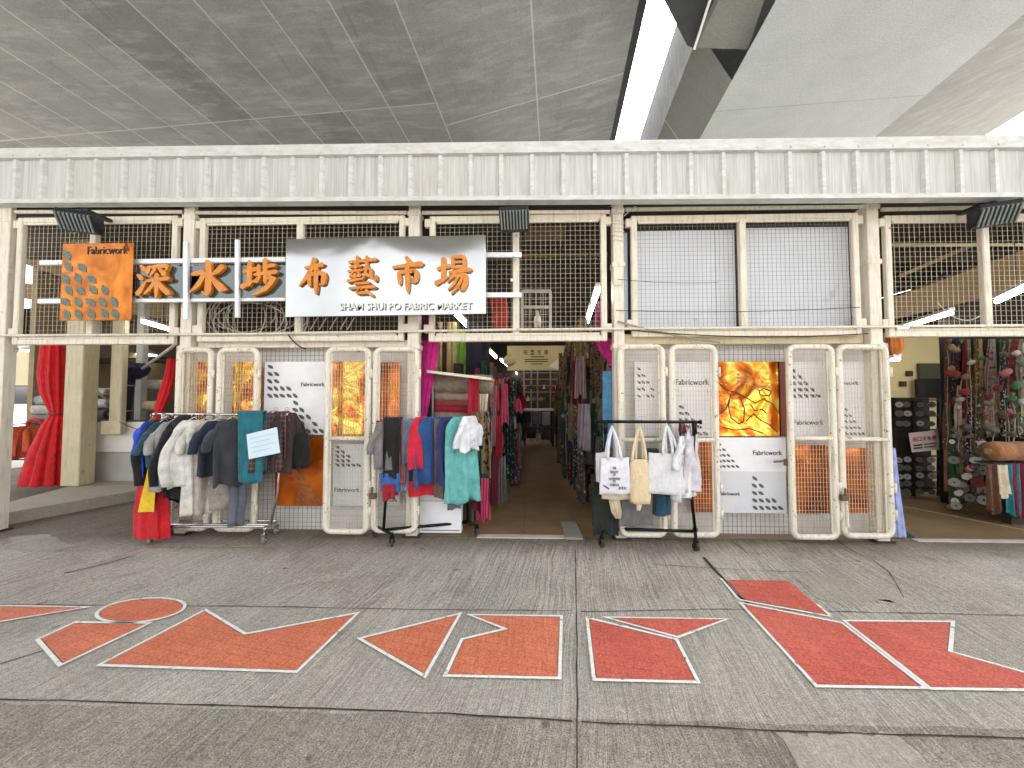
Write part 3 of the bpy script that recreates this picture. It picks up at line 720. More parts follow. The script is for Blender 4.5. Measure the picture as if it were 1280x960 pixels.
s = N('smoky_panel'); s.set(Base__Color=c(92, 98, 98), Roughness=.12, Metallic=.5); s.bump(s.noise(2, 2), .2, .03); M['smoky'] = s.m
M['signbar'] = plain('white_steel_bar', c(226, 228, 232), .35, .1, dirt=c(150, 140, 128), dirt_lo=.64, dirt_scale=10)
ys = -.17
sg = thing('signboard', 'long market sign of an orange square, orange characters and a silver panel', 'sign', P(330, 350, ys))
m = MB()
for pl, pr, yl_, yr_ in ((52, 358, 329, 325), (50, 358, 377, 373.5)):
    a, b = P(pl, yl_, ys+.03), P(pr, yr_, ys+.03); m.bar(a, b, .045, .05)
for pl, pr, yy in ((607, 652, 319), (607, 652, 369)): m.bar(P(pl, yy, ys+.03), P(pr, yy, ys+.03), .04, .05)
m.build_each('frame_rail', M['signbar'], sg)
m = MB()
for px, a, b, ww in ((233, 303, 399, .05), (297, 300, 397, .042)): m.bar(P(px, a, ys-.018), P(px, b, ys-.018), ww, .03)
m.build_each('frame_upright', M['signbar'], sg)
m = MB()
for px in (117, 228, 375, 560, 640): m.bar(P(px, 350, ys+.06), P(px, 350, -.02), .03)
m.build_each('bracket', M['signbar'], sg)
m = MB(); a, b = P(172, 331, ys), P(357, 374, ys); m.box(a.x, b.x, ys+.0, ys+.008, b.z+.02, a.z-.02); m.build('backing_strip', M['smoky'], sg)
# orange square (leans a little: its left edge is nearer)
a, b = P(76, 401, ys-.03), P(169, 304, ys-.03)
m = MB(); m.box(a.x, b.x, ys-.045, ys-.035, a.z, b.z); op = m.build('orange_panel', M['orange_mirror'], sg, bevel=.003)
m = MB(); W_ = b.x-a.x; H_ = b.z-a.z
rngl = random.Random(4)
for r_ in range(6):
    for k in range(r_+1 if r_ < 5 else 5):
        leaf(m, a.x+W_*(.08+.17*k+(.03 if r_ % 2 else 0)+rngl.uniform(-.015, .015)), b.z-H_*(.16+.152*r_+rngl.uniform(-.01, .01)), ys-.0475, W_*.18, R(-52)+rngl.uniform(-.3, .3), .52)
m.build('print_pattern', plain('teal_leaf', c(78, 90, 76), .3, .3, var=.5, scale=40), op)
lettering('Fabricwork', (a.x+W_*.36, ys-.0465, b.z-H_*.145), W_*.56, H_*.1, .004, M['blackprint'], op, .004)
for ch, l, r_, t_, b_ in (('深', 174, 217, 330, 371), ('水', 240, 288, 328, 369), ('埗', 304, 350, 326, 369)):
    p, q = P(l, b_, ys-.02), P(r_, t_, ys-.02); brush(ch, p.x, p.z, (q.x-p.x)*.94, q.z-p.z, ys-.01, .04, M['letter'], sg)
a, b = P(357, 397, ys-.05), P(607, 296, ys-.05)
m = MB()
cor = [P(357, 396.5, ys-.07), P(607.5, 392.5, ys-.07), P(607.5, 293.5, ys-.07), P(357.5, 299, ys-.07)]
m.prism([(p.x, ys-.075, p.z) for p in cor], (0, .03, 0)); sp = m.build('silver_panel', M['silver'], sg, bevel=.003)
for ch, l, r_, t_, b_ in (('布', 375, 415, 323, 366), ('藝', 434, 474, 322, 367), ('市', 490, 530, 322, 364), ('場', 546, 590, 321, 364)):
    p, q = P(l, b_, ys-.09), P(r_, t_, ys-.09); brush(ch, p.x, p.z, (q.x-p.x)*.95, (q.z-p.z), ys-.0765, .03, M['letter'], sp)
p, q = P(424, 387.5, ys-.09), P(590, 377.5, ys-.09)
lettering('SHAM SHUI PO FABRIC MARKET', (p.x, ys-.0762, p.z), q.x-p.x, q.z-p.z, .014, M['white'], sp, .012)
lettering('SHAM SHUI PO FABRIC MARKET', (p.x+.009, ys-.0755, p.z-.008), q.x-p.x, q.z-p.z, .002, M['greyprint'], sp, .012, name='lettering_shadow')
# ------------------------------------------------------------------ back boards behind the gates
s = N('hoarding'); Zs = s.n('SeparateXYZ', Vector=s.pos).outputs['Z']
ln = s.math('LESS_THAN', s.math('FRACT', s.math('MULTIPLY', Zs, 13.0)), .1)
base = s.mix(s.ramp(s.noise(3, 5), [(.3, 0), (.7, 1)]), c(206, 200, 196), c(226, 222, 218))
base = s.mix(s.math('MULTIPLY', ln, .35), base, c(120, 112, 108)); s.set(Base__Color=base, Roughness=.6); M['hoard'] = s.m
for a, b, lab in ((219, 523, 'pale panelled wall behind the left gates'), (773, 1112, 'pale panelled wall behind the right gates')):
    m = MB(); m.box(X(a, .2), X(b, .2), .2, .24, .0, Z(431, .2)); tag(m.build('hoarding', M['hoard']), lab, 'wall')
# ------------------------------------------------------------------ posters
M['paper'] = plain('white_poster', c(232, 231, 233), .4, var=.07, scale=3, bump=.3)
M['paper_g'] = plain('grey_white_poster', c(208, 209, 212), .4, var=.05, scale=3, bump=.3)
prng = random.Random(11)
def poster(l, r_, t_, b_, mt, lab, cat, grp, Y=.075, tri=None, txt=None):
    a, b = P(l, b_, Y), P(r_, t_, Y); m = MB(); m.box(a.x, b.x, Y, Y+.008, a.z, b.z)
    o = tag(m.build('poster', M[mt]), lab, cat, grp); W_, H_ = b.x-a.x, b.z-a.z
    if tri:
        q = MB()
        for (u, v, ww, hh) in tri: leaf_tri(q, a.x+u*W_, b.z-v*H_, Y-.002, ww*W_, hh*H_, 5, R(-38), prng)
        q.build('print_pattern', M['greyprint'], o)
    for (u, v, ww, tx) in (txt or []):
        lettering(tx, (a.x+u*W_, Y-.001, b.z-v*H_), ww*W_, ww*W_*(.17 if len(tx) > 7 else .24), .003, M['blackprint'], o, .008)
    return o
gp, gw = 'orange mirror posters behind the gates', 'white leaf pattern posters behind the gates'
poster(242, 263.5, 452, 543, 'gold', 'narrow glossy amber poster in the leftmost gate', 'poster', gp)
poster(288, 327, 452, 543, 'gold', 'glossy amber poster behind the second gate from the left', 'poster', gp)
poster(329, 408, 452, 543, 'paper', 'wide white poster with leaf triangles above the dark bag', 'poster', gw, tri=[(.04, .02, .52, .5), (.46, .52, .54, .48)], txt=[(.6, .34, .38, 'Fabricwork')])
poster(343, 405, 546, 632, 'gold_dark', 'dark amber mirror poster low between the second and third gates', 'poster', gp, tri=[(.44, .46, .52, .5)])
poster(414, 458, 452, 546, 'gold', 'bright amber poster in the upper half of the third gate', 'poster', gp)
poster(416, 456, 555, 632, 'paper_g', 'white poster in the lower half of the third gate', 'poster', gw, tri=[(.05, .02, .85, .36)], txt=[(.05, .78, .8, 'Fabricwork')])
poster(472, 500, 453, 545, 'gold_dark', 'plain orange poster in the upper half of the fourth gate', 'poster', gp)
poster(475, 500, 570, 632, 'paper_g', 'white poster low in the fourth gate behind the hanging clothes', 'poster', gw, tri=[(.1, .45, .8, .5)])
poster(794, 824, 452, 545, 'paper', 'narrow white poster with big leaf triangle in the fifth gate', 'poster', gw, tri=[(.08, .05, .9, .46)])
poster(844, 888, 452, 546, 'paper', 'white poster with one word near its top in the sixth gate', 'poster', gw, tri=[(.1, .56, .8, .44)], txt=[(.03, .31, .92, 'Fabricwork')])
poster(864, 890, 552, 640, 'gold_dark', 'amber poster low in the sixth gate beside the black rack post', 'poster', gp)
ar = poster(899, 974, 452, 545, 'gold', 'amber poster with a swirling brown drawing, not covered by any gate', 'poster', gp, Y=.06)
m = MB(); a, b = P(974.5, 545, .06), P(982, 452, .06); m.box(a.x, b.x, .06, .068, a.z, b.z); m.build('dark_edge', plain('brown_edge', c(110, 40, 18), .4), ar)
# generic swirling outlines on that poster
a, b = P(899, 545, .06), P(974, 452, .06); W_, H_ = b.x-a.x, b.z-a.z; q = MB()
curves = [[(0, .72), (.12, .62), (.3, .58), (.48, .5), (.6, .44)], [(.2, .56), (.16, .4), (.2, .24), (.32, .16), (.4, .2), (.42, .36), (.36, .5)],
          [(.6, .44), (.72, .5), (.86, .44), (.98, .3)], [(.44, .2), (.56, .3), (.66, .22), (.8, .16), (.94, .06)], [(.02, .3), (.12, .36), (.18, .5)],
          [(.66, .6), (.74, .64), (.86, .6), (.82, .54), (.68, .55), (.66, .6)], [(.52, .42), (.58, .34), (.7, .36), (.78, .3)], [(.06, .12), (.24, .08), (.5, .1), (.7, .04)]]
for cu in curves:
    pts = []
    for i in range(len(cu)-1):
        for k in range(6):
            u = k/6; pts.append((cu[i][0]*(1-u)+cu[i+1][0]*u, cu[i][1]*(1-u)+cu[i+1][1]*u))
    pts.append(cu[-1])
    q.tube([(a.x+u*W_, .0575, a.z+v*H_) for u, v in pts], .0055, 5)
q.build('drawn_lines', plain('brown_ink', c(104, 44, 12), .5), ar)
lettering('Fabricwork', (a.x+.46*W_, .0585, a.z+.64*H_), W_*.46, W_*.075, .003, plain('amber_ink', c(176, 110, 40), .4), ar)
leafs = MB(); leaf_tri(leafs, a.x+.3*W_, a.z+.85*H_, .0582, W_*.2, H_*.14, 3, R(-38), prng); leafs.build('print_pattern', plain('mauve_ink', c(150, 110, 100), .5), ar)
poster(897, 982, 547, 589, 'paper', 'white poster under the swirling amber one', 'poster', gw, Y=.06, tri=[(.0, .12, .32, .82)], txt=[(.52, .52, .42, 'Fabricwork')])
poster(897, 982, 589.5, 641, 'paper_g', 'greyish white lowest poster beside the seventh gate', 'poster', gw, Y=.062, tri=[(.5, .08, .46, .88)], txt=[(.03, .58, .3, 'Fabricwork')])
poster(990, 1033, 452, 546, 'paper', 'white poster in the upper half of the seventh gate', 'poster', gw, tri=[(.0, .08, .85, .42)], txt=[(.05, .84, .82, 'Fabricwork')])
poster(993, 1038, 556, 641, 'gold_dark', 'amber poster in the lower half of the seventh gate', 'poster', gp)
poster(1055, 1094, 452, 546, 'paper', 'white poster in the upper half of the rightmost gate', 'poster', gw, tri=[(.02, .6, .62, .4)], txt=[(.04, .31, .45, 'work')])
poster(1057, 1084, 560, 641, 'gold_dark', 'amber poster in the lower half of the rightmost gate', 'poster', gp)
# ------------------------------------------------------------------ gates
def rrect(x0, x1, z0, z1, y, r_, n=5):
    pts = []
    for cx, cz, a0 in ((x1-r_, z1-r_, 0), (x0+r_, z1-r_, 90), (x0+r_, z0+r_, 180), (x1-r_, z0+r_, 270)):
        for i in range(n+1):
            a = R(a0+90*i/n); pts.append(Vector((cx+r_*math.cos(a), y, cz+r_*math.sin(a))))
    return pts
def gate(l, r_, t_, b_, mid, lab, Y=-.075, tilt=0.0, latch=None):
    x0, x1 = X(l, Y, 550), X(r_, Y, 550); cxp = (l+r_)/2; z1, z0 = Z(t_, Y, cxp), max(.03, Z(b_, Y, cxp)); zm = Z(mid, Y, cxp); rr = .031
    t = thing('mesh_gate', lab, 'gate', ((x0+x1)/2, Y, 0), 'folding mesh gates at the market front')
    m = MB(); m.tube(rrect(x0+rr, x1-rr, z0+rr, z1-rr, Y, .07), rr, 10, closed=True); m.build('frame', M['cream2'], t, True)
    m = MB(); m.tube([(x0+rr*1.2, Y, zm), (x1-rr*1.2, Y, zm)], .024, 10); m.build('middle_rail', M['cream2'], t, True)
    m = MB(); i_ = .05; w_ = .026
    for za, zb in ((z0+.05, zm-.02), (zm+.02, z1-.05)):
        m.box(x0+i_, x0+i_+w_, Y+.004, Y+.022, za, zb); m.box(x1-i_-w_, x1-i_, Y+.004, Y+.022, za, zb)
    m.build_each('inner_bar', M['cream2'], t)
    for za, zb in ((z0+.055, zm-.02), (zm+.02, z1-.055)):
        m = MB(); grid(m, x0+i_+w_, x1-i_-w_, za, zb, Y+.012, .031, .05, .0032); m.build('wire_mesh', M['wire'], t)
    m = MB()
    for zz in (z1-.3, zm-.5, z0+.25): m.tube([(x1+.004, Y-.018, zz-.05), (x1+.004, Y-.018, zz+.05)], .016, 8)
    m.build_each('hinge', M['cream2'], t, True)
    if latch:
        px, py = latch; q = P(px, py, Y-.045); k = thing('latch_part', None, None) if False else None
        m = MB(); m.box(q.x-.035, q.x+.035, q.y-.02, q.y+.02, q.z-.03, q.z+.03); m.tube([(q.x, q.y-.02, q.z+.02), (q.x, q.y-.02, q.z+.1)], .011, 6)
        m.build('latch', plain('rusty_latch', c(112, 88, 66), .6, .4), t, bevel=.004)
        m = MB(); m.tube([(q.x+.025, q.y, q.z-.02), (q.x+.03, q.y, q.z-.3)], .013, 6); m.build('drop_bolt', M['cream2'], t)
    return t
gate(218, 265, 434, 664, 550, 'leftmost cream mesh gate behind the silver clothes rack')
gate(269, 323, 434, 665, 549, 'second mesh gate from the left, beside the plain mesh stretch')
gate(405, 463.5, 433, 668, 548, 'third mesh gate from the left with an amber poster in its top half')
gate(465, 524, 433, 667, 548, 'fourth mesh gate, behind the black rack of folded clothes', latch=(466, 620))
gate(772, 833, 430, 672, 550, 'fifth mesh gate, behind the tote bag rack')
gate(837, 899, 430, 672, 550, 'sixth mesh gate, behind the right end of the tote bag rack')
gate(984.5, 1046, 430, 675, 548, 'seventh mesh gate, right of the swirling amber poster')
gate(1047.5, 1114, 430, 673.5, 549, 'rightmost mesh gate at the edge of the right bay', latch=(1055, 622))
for l, r_, t_, b_, lab in ((323, 406, 433, 666, 'fixed wire mesh between the second and third gates'), (898, 985, 431, 675, 'fixed wire mesh between the sixth and seventh gates')):
    Y = .03; m = MB(); grid(m, X(l, Y), X(r_, Y), max(.02, Z(b_, Y, l)), Z(t_, Y, l), Y+.055, .05, .05, .0036)
    o = tag(m.build('fixed_mesh', plain('dark_wire', c(120, 112, 104), .5)), lab, 'wire mesh', 'fixed wire mesh between gates')
q = P(985, 577, -.03); m = MB(); m.box(q.x-.05, q.x+.03, q.y-.03, q.y, q.z-.04, q.z+.03); m.tube([(q.x-.05, q.y-.02, q.z+.01), (q.x-.16, q.y-.02, q.z+.0)], .012, 6)
tag(m.build('padlock', plain('rusty_latch', c(112, 88, 66), .6, .4), None, bevel=.004), 'rusty lock hanging between the swirling amber poster and the seventh gate', 'lock')
# ------------------------------------------------------------------ cloth shapes
def axes(rot): return Vector((math.cos(rot), math.sin(rot), 0)), Vector((-math.sin(rot), math.cos(rot), 0))
def garment_mesh(ctr, zt, L, W, rot, sleeve='short', flare=1.05, seed=0, thick=.032, neck=.09, hem=0.0, hood=False, shoulder=True):
    rng = random.Random(seed); u, v = axes(rot); m = MB(); n = 40; rows = 22; rings = []
    hw = W*.5*(.78 if sleeve != 'none' else 1.0)
    ph = [rng.uniform(0, 6.28) for _ in range(4)]; lean = rng.uniform(-.03, .03)
    for i in range(rows+1):
        t = i/rows; z = zt-L*t
        if shoulder:
            k = neck+(hw-neck)*min(1, (t*L)/.10)**.7 if t*L < .10 else hw
        else: k = hw
        k *= 1+(flare-1)*t
        th = thick*(.45+.55*min(1, t*L/.12))*(1+.5*t)
        amp = .018+.03*min(1, t*1.5)
        ring = []
        for j in range(n):
            a = 2*math.pi*j/n; ca, sa = math.cos(a), math.sin(a)
            x = k*math.copysign(abs(ca)**.75, ca); y = th*math.copysign(abs(sa)**.8, sa)
            f = amp*(math.sin(x/hw*5.5+ph[0]+t*1.2)+.6*math.sin(x/hw*9+ph[1]-t*2))*(.25+t)*.7
            dz = .02*math.sin(x/hw*4+ph[2])*t+hem*t*x/hw+.006*math.sin(x/hw*11+ph[3])*t
            ring.append(ctr+u*(x+lean*t*L)+v*(y+f)+Vector((0, 0, z-ctr.z+dz)))
        rings.append(ring)
    m.loft(rings)
    if sleeve in ('short', 'long'):
        sl = .24 if sleeve == 'short' else min(.58, L*.85)
        for s_ in (-1, 1):
            r2 = []; nn = 14; K = 10
            p0 = ctr+u*(s_*hw*.82)+Vector((0, 0, zt-ctr.z-.085))
            for i in range(K+1):
                t = i/K; out = (W*.5-hw*.8)*(1-(1-t)**2.2)
                p = p0+u*(s_*(out+.02*math.sin(t*5+ph[0])*(sleeve == 'long')))+Vector((0, 0, -sl*t*(.8+.2*t)))+v*(.02*math.sin(t*4+ph[1]))
                ra = (.058-.018*t)*(1+.06*math.sin(t*14+ph[2])); rb = ra*.62
                r2.append([p+u*(ra*math.cos(2*math.pi*j/nn))+v*(rb*math.sin(2*math.pi*j/nn))+Vector((0, 0, .03*s_*math.cos(2*math.pi*j/nn)*-1*(1-t))) for j in range(nn)])
            m.loft(r2)
    if hood:
        hp = []
        for i in range(7):
            t = i/6; rr = .1*math.sin(math.pi*(.15+.8*t)); hp.append((ctr+v*(-.06+.02*t)+Vector((0, 0, zt-ctr.z+.05-.2*t)), rr))
        m.loft([[p+u*(r_*1.15*math.cos(2*math.pi*j/14))+v*(r_*.7*math.sin(2*math.pi*j/14)) for j in range(14)] for p, r_ in hp])
    return m
def hanger(parent, ctr, zt, zr, rot, W=.36):
    u, v = axes(rot); m = MB(); top = Vector((ctr.x, ctr.y, zt))
    m.tube([top-u*W*.3+Vector((0, 0, -.05)), top+Vector((0, 0, .03)), top+u*W*.3+Vector((0, 0, -.05))], .007, 6)
    h = max(.05, zr-zt); pts = [top+Vector((0, 0, .025))]
    for i in range(8):
        a = R(200-40*i) if i else R(200)
        pts.append(top+u*(.022*math.cos(a))+Vector((0, 0, h-.015+.022*math.sin(a)+.0)))
    m.tube(pts, .003, 5); return m.build('hanger', M['chrome'], parent, True)
gseed = [0]
def garment(l, r_, t_, b_, Yr, col, lab, cat='shirt', sleeve='short', zr=None, grp=None, mt=None, turn=1, full=.42, name='hanging_shirt', Yo=0.0, **kw):
    gseed[0] += 1; pxc = (l+r_)/2; Y = Yr+Yo
    a, b = P(l, (t_+b_)/2, Y), P(r_, (t_+b_)/2, Y); pw = max(.05, b.x-a.x); rot = turn*math.acos(min(1, max(.22, pw/full)))
    zt, zb = P(pxc, t_, Y).z, P(pxc, b_, Y).z; ctr = Vector(((a.x+b.x)/2, Y, zt))
    m = garment_mesh(ctr, zt, zt-zb, full, rot, sleeve, seed=gseed[0], **kw)
    o = m.build(name, mt or fabric(col), None, True); tag(o, lab, cat, grp)
    if zr: hanger(o, ctr, zt, zr, rot)
    return o
def drape(l, r_, t_, b_, Yr, col, lab, cat='cloth', name='draped_cloth', grp=None, gap=.05, back=.85, mt=None, rot=0.0, seed=1, amp=.012, widen=0.0):
    # a cloth folded over the rail: two hanging leaves
    rng = random.Random(seed); pxc = (l+r_)/2
    a, b = P(l, (t_+b_)/2, Yr), P(r_, (t_+b_)/2, Yr); W = b.x-a.x; zt, zb = P(pxc, t_, Yr).z, P(pxc, b_, Yr).z; L = zt-zb
    u, v = axes(rot); c0 = Vector(((a.x+b.x)/2, Yr, 0)); ph = [rng.uniform(0, 6.28) for _ in range(3)]
    nu, rows = 18, []
    S = []
    for i in range(21): t = i/20; S.append((-gap*.5-.02*t, zb+L*t*.98, 1-t))
    for i in range(1, 6): a_ = math.pi*(i/6); S.append((-gap*.5*math.cos(a_), zt-.02*L+.02*L*math.sin(a_), 0))
    for i in range(21): t = i/20; S.append((gap*.5+.02*t, zt-.02*L-(L*back)*t*.98, t))
    for y, z, t in S:
        row = []
        for j in range(nu+1):
            x = (j/nu-.5)*W*(1+widen*t)
            f = amp*(math.sin(j/nu*9+ph[0])+.5*math.sin(j/nu*17+ph[1]))*(.3+t)
            row.append(c0+u*x+v*(y+f)+Vector((0, 0, z+.012*math.sin(j/nu*5+ph[2])*t)))
        rows.append(row)
    m = MB(); m.loft(rows, wrap=False)
    bmesh.ops.recalc_face_normals(m.b, faces=m.b.faces)
    bmesh.ops.solidify(m.b, geom=m.b.faces[:], thickness=.006)
    o = m.build(name, mt or fabric(col), None, True); return tag(o, lab, cat, grp)
def column(rows, Y, col, lab, cat='curtain', name='curtain', depth=.5, folds=9, amp=.16, seed=0, mt=None, parent=None, grp=None):
    # gathered cloth hanging as one bundle; rows are (photo x of centre, photo y, half width in photo pixels)
    rng = random.Random(seed); ph = [rng.uniform(0, 6.28) for _ in range(3)]; fine = []
    for i in range(len(rows)-1):
        for k in range(6):
            t = k/6; t = t*t*(3-2*t); fine.append(tuple(rows[i][q]+(rows[i+1][q]-rows[i][q])*t for q in range(3)))
    fine.append(rows[-1]); n = 64; rings = []
    for i, (px, py, hw) in enumerate(fine):
        a = P(px, py, Y); k = P(px+hw, py, Y).x-a.x; ring = []
        for j in range(n):
            th = 2*math.pi*j/n; f = 1+amp*math.sin(th*folds+ph[0]+i*.05)+amp*.5*math.sin(th*(folds*2+1)+ph[1])
            ring.append(Vector((a.x+k*math.cos(th)*f, a.y+k*depth*math.sin(th)*f, a.z)))
        rings.append(ring)
    m = MB(); m.loft(rings); o = m.build(name, mt or fabric(col), parent, True)
    if parent is None: tag(o, lab, cat, grp)
    return o
# ------------------------------------------------------------------ rolling racks
def caster(m_wheel, m_fork, p, r_=.042):
    m_wheel.disc((p.x, p.y, r_+.001), (1, .35, 0), r_, .026, 18, .012)
    m_fork.box(p.x-.022, p.x-.016, p.y-.014, p.y+.014, r_-.01, r_*2+.02); m_fork.box(p.x+.016, p.x+.022, p.y-.014, p.y+.014, r_-.01, r_*2+.02)
    m_fork.box(p.x-.022, p.x+.022, p.y-.016, p.y+.016, r_*2+.006, r_*2+.02); m_fork.tube([(p.x-.03, p.y, r_), (p.x+.03, p.y, r_)], .008, 6)
    m_fork.tube([(p.x, p.y, r_*2+.02), (p.x, p.y, r_*2+.05)], .012, 8)
def rack(lab, corners, zbase, zr, rail_a, rail_b, mt, wheel_mt, rr=.014, upright=None, ends=None, mid=None):
    t = thing('clothes_rack', lab, 'clothes rack', (sum(p.x for p in corners)/4, sum(p.y for p in corners)/4, 0))
    m = MB(); q = [Vector((p.x, p.y, zbase)) for p in corners]        # front left, front right, back right, back left
    m.tube([q[0], q[3]], rr, 10); m.tube([q[1], q[2]], rr, 10)
    el, er = (q[0]+q[3])/2, (q[1]+q[2])/2
    m.tube([el, er], rr, 10)
    if mid: m.tube([el+Vector((0, -.1, .012)), er+Vector((0, -.1, .012))], rr*.8, 8); m.tube([el+Vector((0, .1, .012)), er+Vector((0, .1, .012))], rr*.8, 8)
    m.build('base_frame', mt, t, True)
    for e, a in ((el, rail_a), (er, rail_b)):
        m = MB(); m.tube([e, Vector((e.x*.5+a.x*.5, e.y, zbase+.35)), Vector((a.x, a.y, zr))], rr, 10); m.tube([Vector((a.x, a.y, zr-.12)), Vector((a.x, a.y, zr+.012))], rr*1.5, 10); m.build('upright', mt, t, True)
    m = MB(); d = (rail_b-rail_a).normalized()
    m.tube([rail_a-d*.1, rail_b+d*.06], rr, 10)
    for s_, e in ((-.1, rail_a), (.06, rail_b)): m.tube([e+d*s_-d*.008, e+d*s_+d*.008], rr*1.5, 10)
    m.build('hanging_rail', mt, t, True)
    for p in corners:
        a, b = MB(), MB(); caster(a, b, p); k = b.build('caster', mt, t); a.build('wheel', wheel_mt, k, False)
    return t
zr1 = P(270, 518, -.22).z
c1 = [G(188, 680), G(330, 680), G(345, 668), G(214, 668)]
ra, rb = P(205, 519, -.22), P(352, 519, -.2); ra.z = rb.z = zr1
rack('silver rolling clothes rack with dark shirts in front of the left gates', c1, .15, zr1, ra, rb, M['chrome'], M['greywheel'], .014, mid=True)
g1 = 'clothes hanging on the silver rack'
Yr = -.21
garment(180, 196, 526, 600, Yr, c(30, 74, 190), 'bright blue tee at the left end of the silver rack', 'tee shirt', zr=zr1, grp=g1, full=.5, turn=-1)
garment(193, 218, 524, 627, Yr-.02, c(28, 24, 26), 'long black coat near the left end of the silver rack', 'coat', 'long', zr=zr1, grp=g1, name='hanging_coat', hem=-.06)
garment(199, 210, 527, 578, Yr-.05, c(44, 74, 88), 'dark teal tee between the black coat and the grey tee', 'tee shirt', zr=zr1, grp=g1)
garment(207, 226, 527, 608, Yr-.04, c(152, 152, 150), 'light grey tee left of the black hooded top', 'tee shirt', zr=zr1, grp=g1)
garment(214, 246, 524, 622, Yr-.07, c(24, 24, 26), 'black hooded sweatshirt with long sleeves', 'hoodie', 'long', zr=zr1, grp=g1, hood=True, name='hanging_hoodie')
garment(228, 254, 525, 606, Yr-.11, c(214, 212, 206), 'white long sleeved top beside the black hooded sweatshirt', 'top', 'long', zr=zr1, grp=g1, name='white_blouse')
garment(243, 266, 526, 640, Yr-.05, c(206, 202, 194), 'long off white tunic beside the white long sleeved top', 'tunic', 'short', zr=zr1, grp=g1, name='hanging_tunic', flare=1.15)
garment(256, 290, 524, 637, Yr-.0, c(168, 158, 148), 'long greige dress behind the navy shirt', 'dress', 'none', zr=zr1, grp=g1, name='hanging_dress', full=.42, flare=1.2)
garment(259, 284, 526, 592, Yr-.06, c(34, 42, 62), 'navy shirt in front of the greige dress', 'shirt', zr=zr1, grp=g1)
garment(273, 306, 524, 606, Yr-.10, c(58, 60, 66), 'charcoal tee hanging over grey jeans', 'tee shirt', zr=zr1, grp=g1)
def jeans(l, r_, t_, b_, Y, col, lab, grp=None):
    a, b = P(l, (t_+b_)/2, Y), P(r_, (t_+b_)/2, Y); zt, zb = P(l, t_, Y).z, P(l, b_, Y).z; w_ = b.x-a.x; m = MB()
    for s_ in (0, 1):
        cx = a.x+w_*(.34+.32*s_); rs = []
        for i in range(15):
            t = i/14; k = w_*(.36-.08*t)
            rs.append([Vector((cx+k*math.cos(2*math.pi*j/20)*(1+.06*math.sin(t*19+j)), Y+.045*s_+.045*math.sin(2*math.pi*j/20)*(1-.2*t)+.012*math.sin(t*11+s_), zt+(zb-zt)*t)) for j in range(20)])
        m.loft(rs)
    return tag(m.build('hanging_jeans', fabric(col), None, True), lab, 'jeans', grp)
jeans(286, 304, 562, 657, Yr-.06, c(92, 98, 108), 'grey jeans hanging below the charcoal tee', g1)
drape(300, 331, 513, 603, Yr-.16, c(22, 104, 118), 'teal cloth folded over the silver rail', grp=g1, seed=3, amp=.008)
garment(332, 356, 516, 588, Yr-.02, c(74, 52, 52), 'brown checked shirt right of the teal cloth', 'shirt', 'long', zr=zr1, grp=g1, full=.36, mt=plaid(c(64, 44, 44), c(120, 88, 82)))
drape(338, 360, 514, 575, Yr+.02, c(88, 62, 62), 'reddish brown checked cloth at the right end of the silver rail', grp=g1, seed=4, mt=plaid(c(78, 50, 50), c(140, 104, 96)))
garment(346, 370, 516, 590, Yr+.05, c(58, 44, 46), 'dark maroon shirt at the right end of the silver rack', 'shirt', 'long', zr=zr1, grp=g1, full=.36)
# red cloth with a yellow panel hanging low at the left end
column([(195, 532, 7), (193, 566, 11), (191, 600, 16), (190, 640, 20), (190, 672, 21)], Yr-.08, c(196, 18, 30), 'long red skirt with a yellow panel at the left end of the silver rack', 'skirt', 'red_skirt', .35, 7, .12, 3, grp=g1)
sk = [o for o in COL.objects if o.name.startswith('red_skirt')][-1]
a, b = P(188, 636, Yr-.08), P(206, 580, Yr-.08); m = MB()
m.loft([[Vector((b.x-.09+.02*k+(.0 if k < 4 else 0), Yr-.165-.012*math.sin(k*1.3), b.z)) for k in range(5)], [Vector((a.x-.01+(b.x-a.x)*1.15*k/4, Yr-.195-.012*math.sin(k*1.3+1), a.z)) for k in range(5)]], wrap=False)
m.build('yellow_panel', fabric(c(226, 184, 42)), sk, True)
# paper sign on the teal cloth
m = MB(); cs = [P(308, 543, -.46), P(346, 534, -.45), P(350, 566, -.45), P(311, 574, -.46)]
m.prism([(p.x, p.y, p.z) for p in cs], (0, .004, 0)); o = m.build('paper_notice', plain('pale_blue_paper', c(206, 224, 234), .6, var=.03), None)
tag(o, 'pale blue paper notice tilted in front of the teal cloth', 'notice')
m = MB()
for i in range(4):
    a, b = cs[0].lerp(cs[3], .22+.18*i), cs[1].lerp(cs[2], .2+.18*i); p, q = a.lerp(b, .12), a.lerp(b, .88-.13*(i % 2)); m.bar((p.x, p.y-.002, p.z), (q.x, q.y-.002, q.z), .003, .008)
m.build('faint_lines', plain('faint_ink', c(178, 200, 214), .6), o)
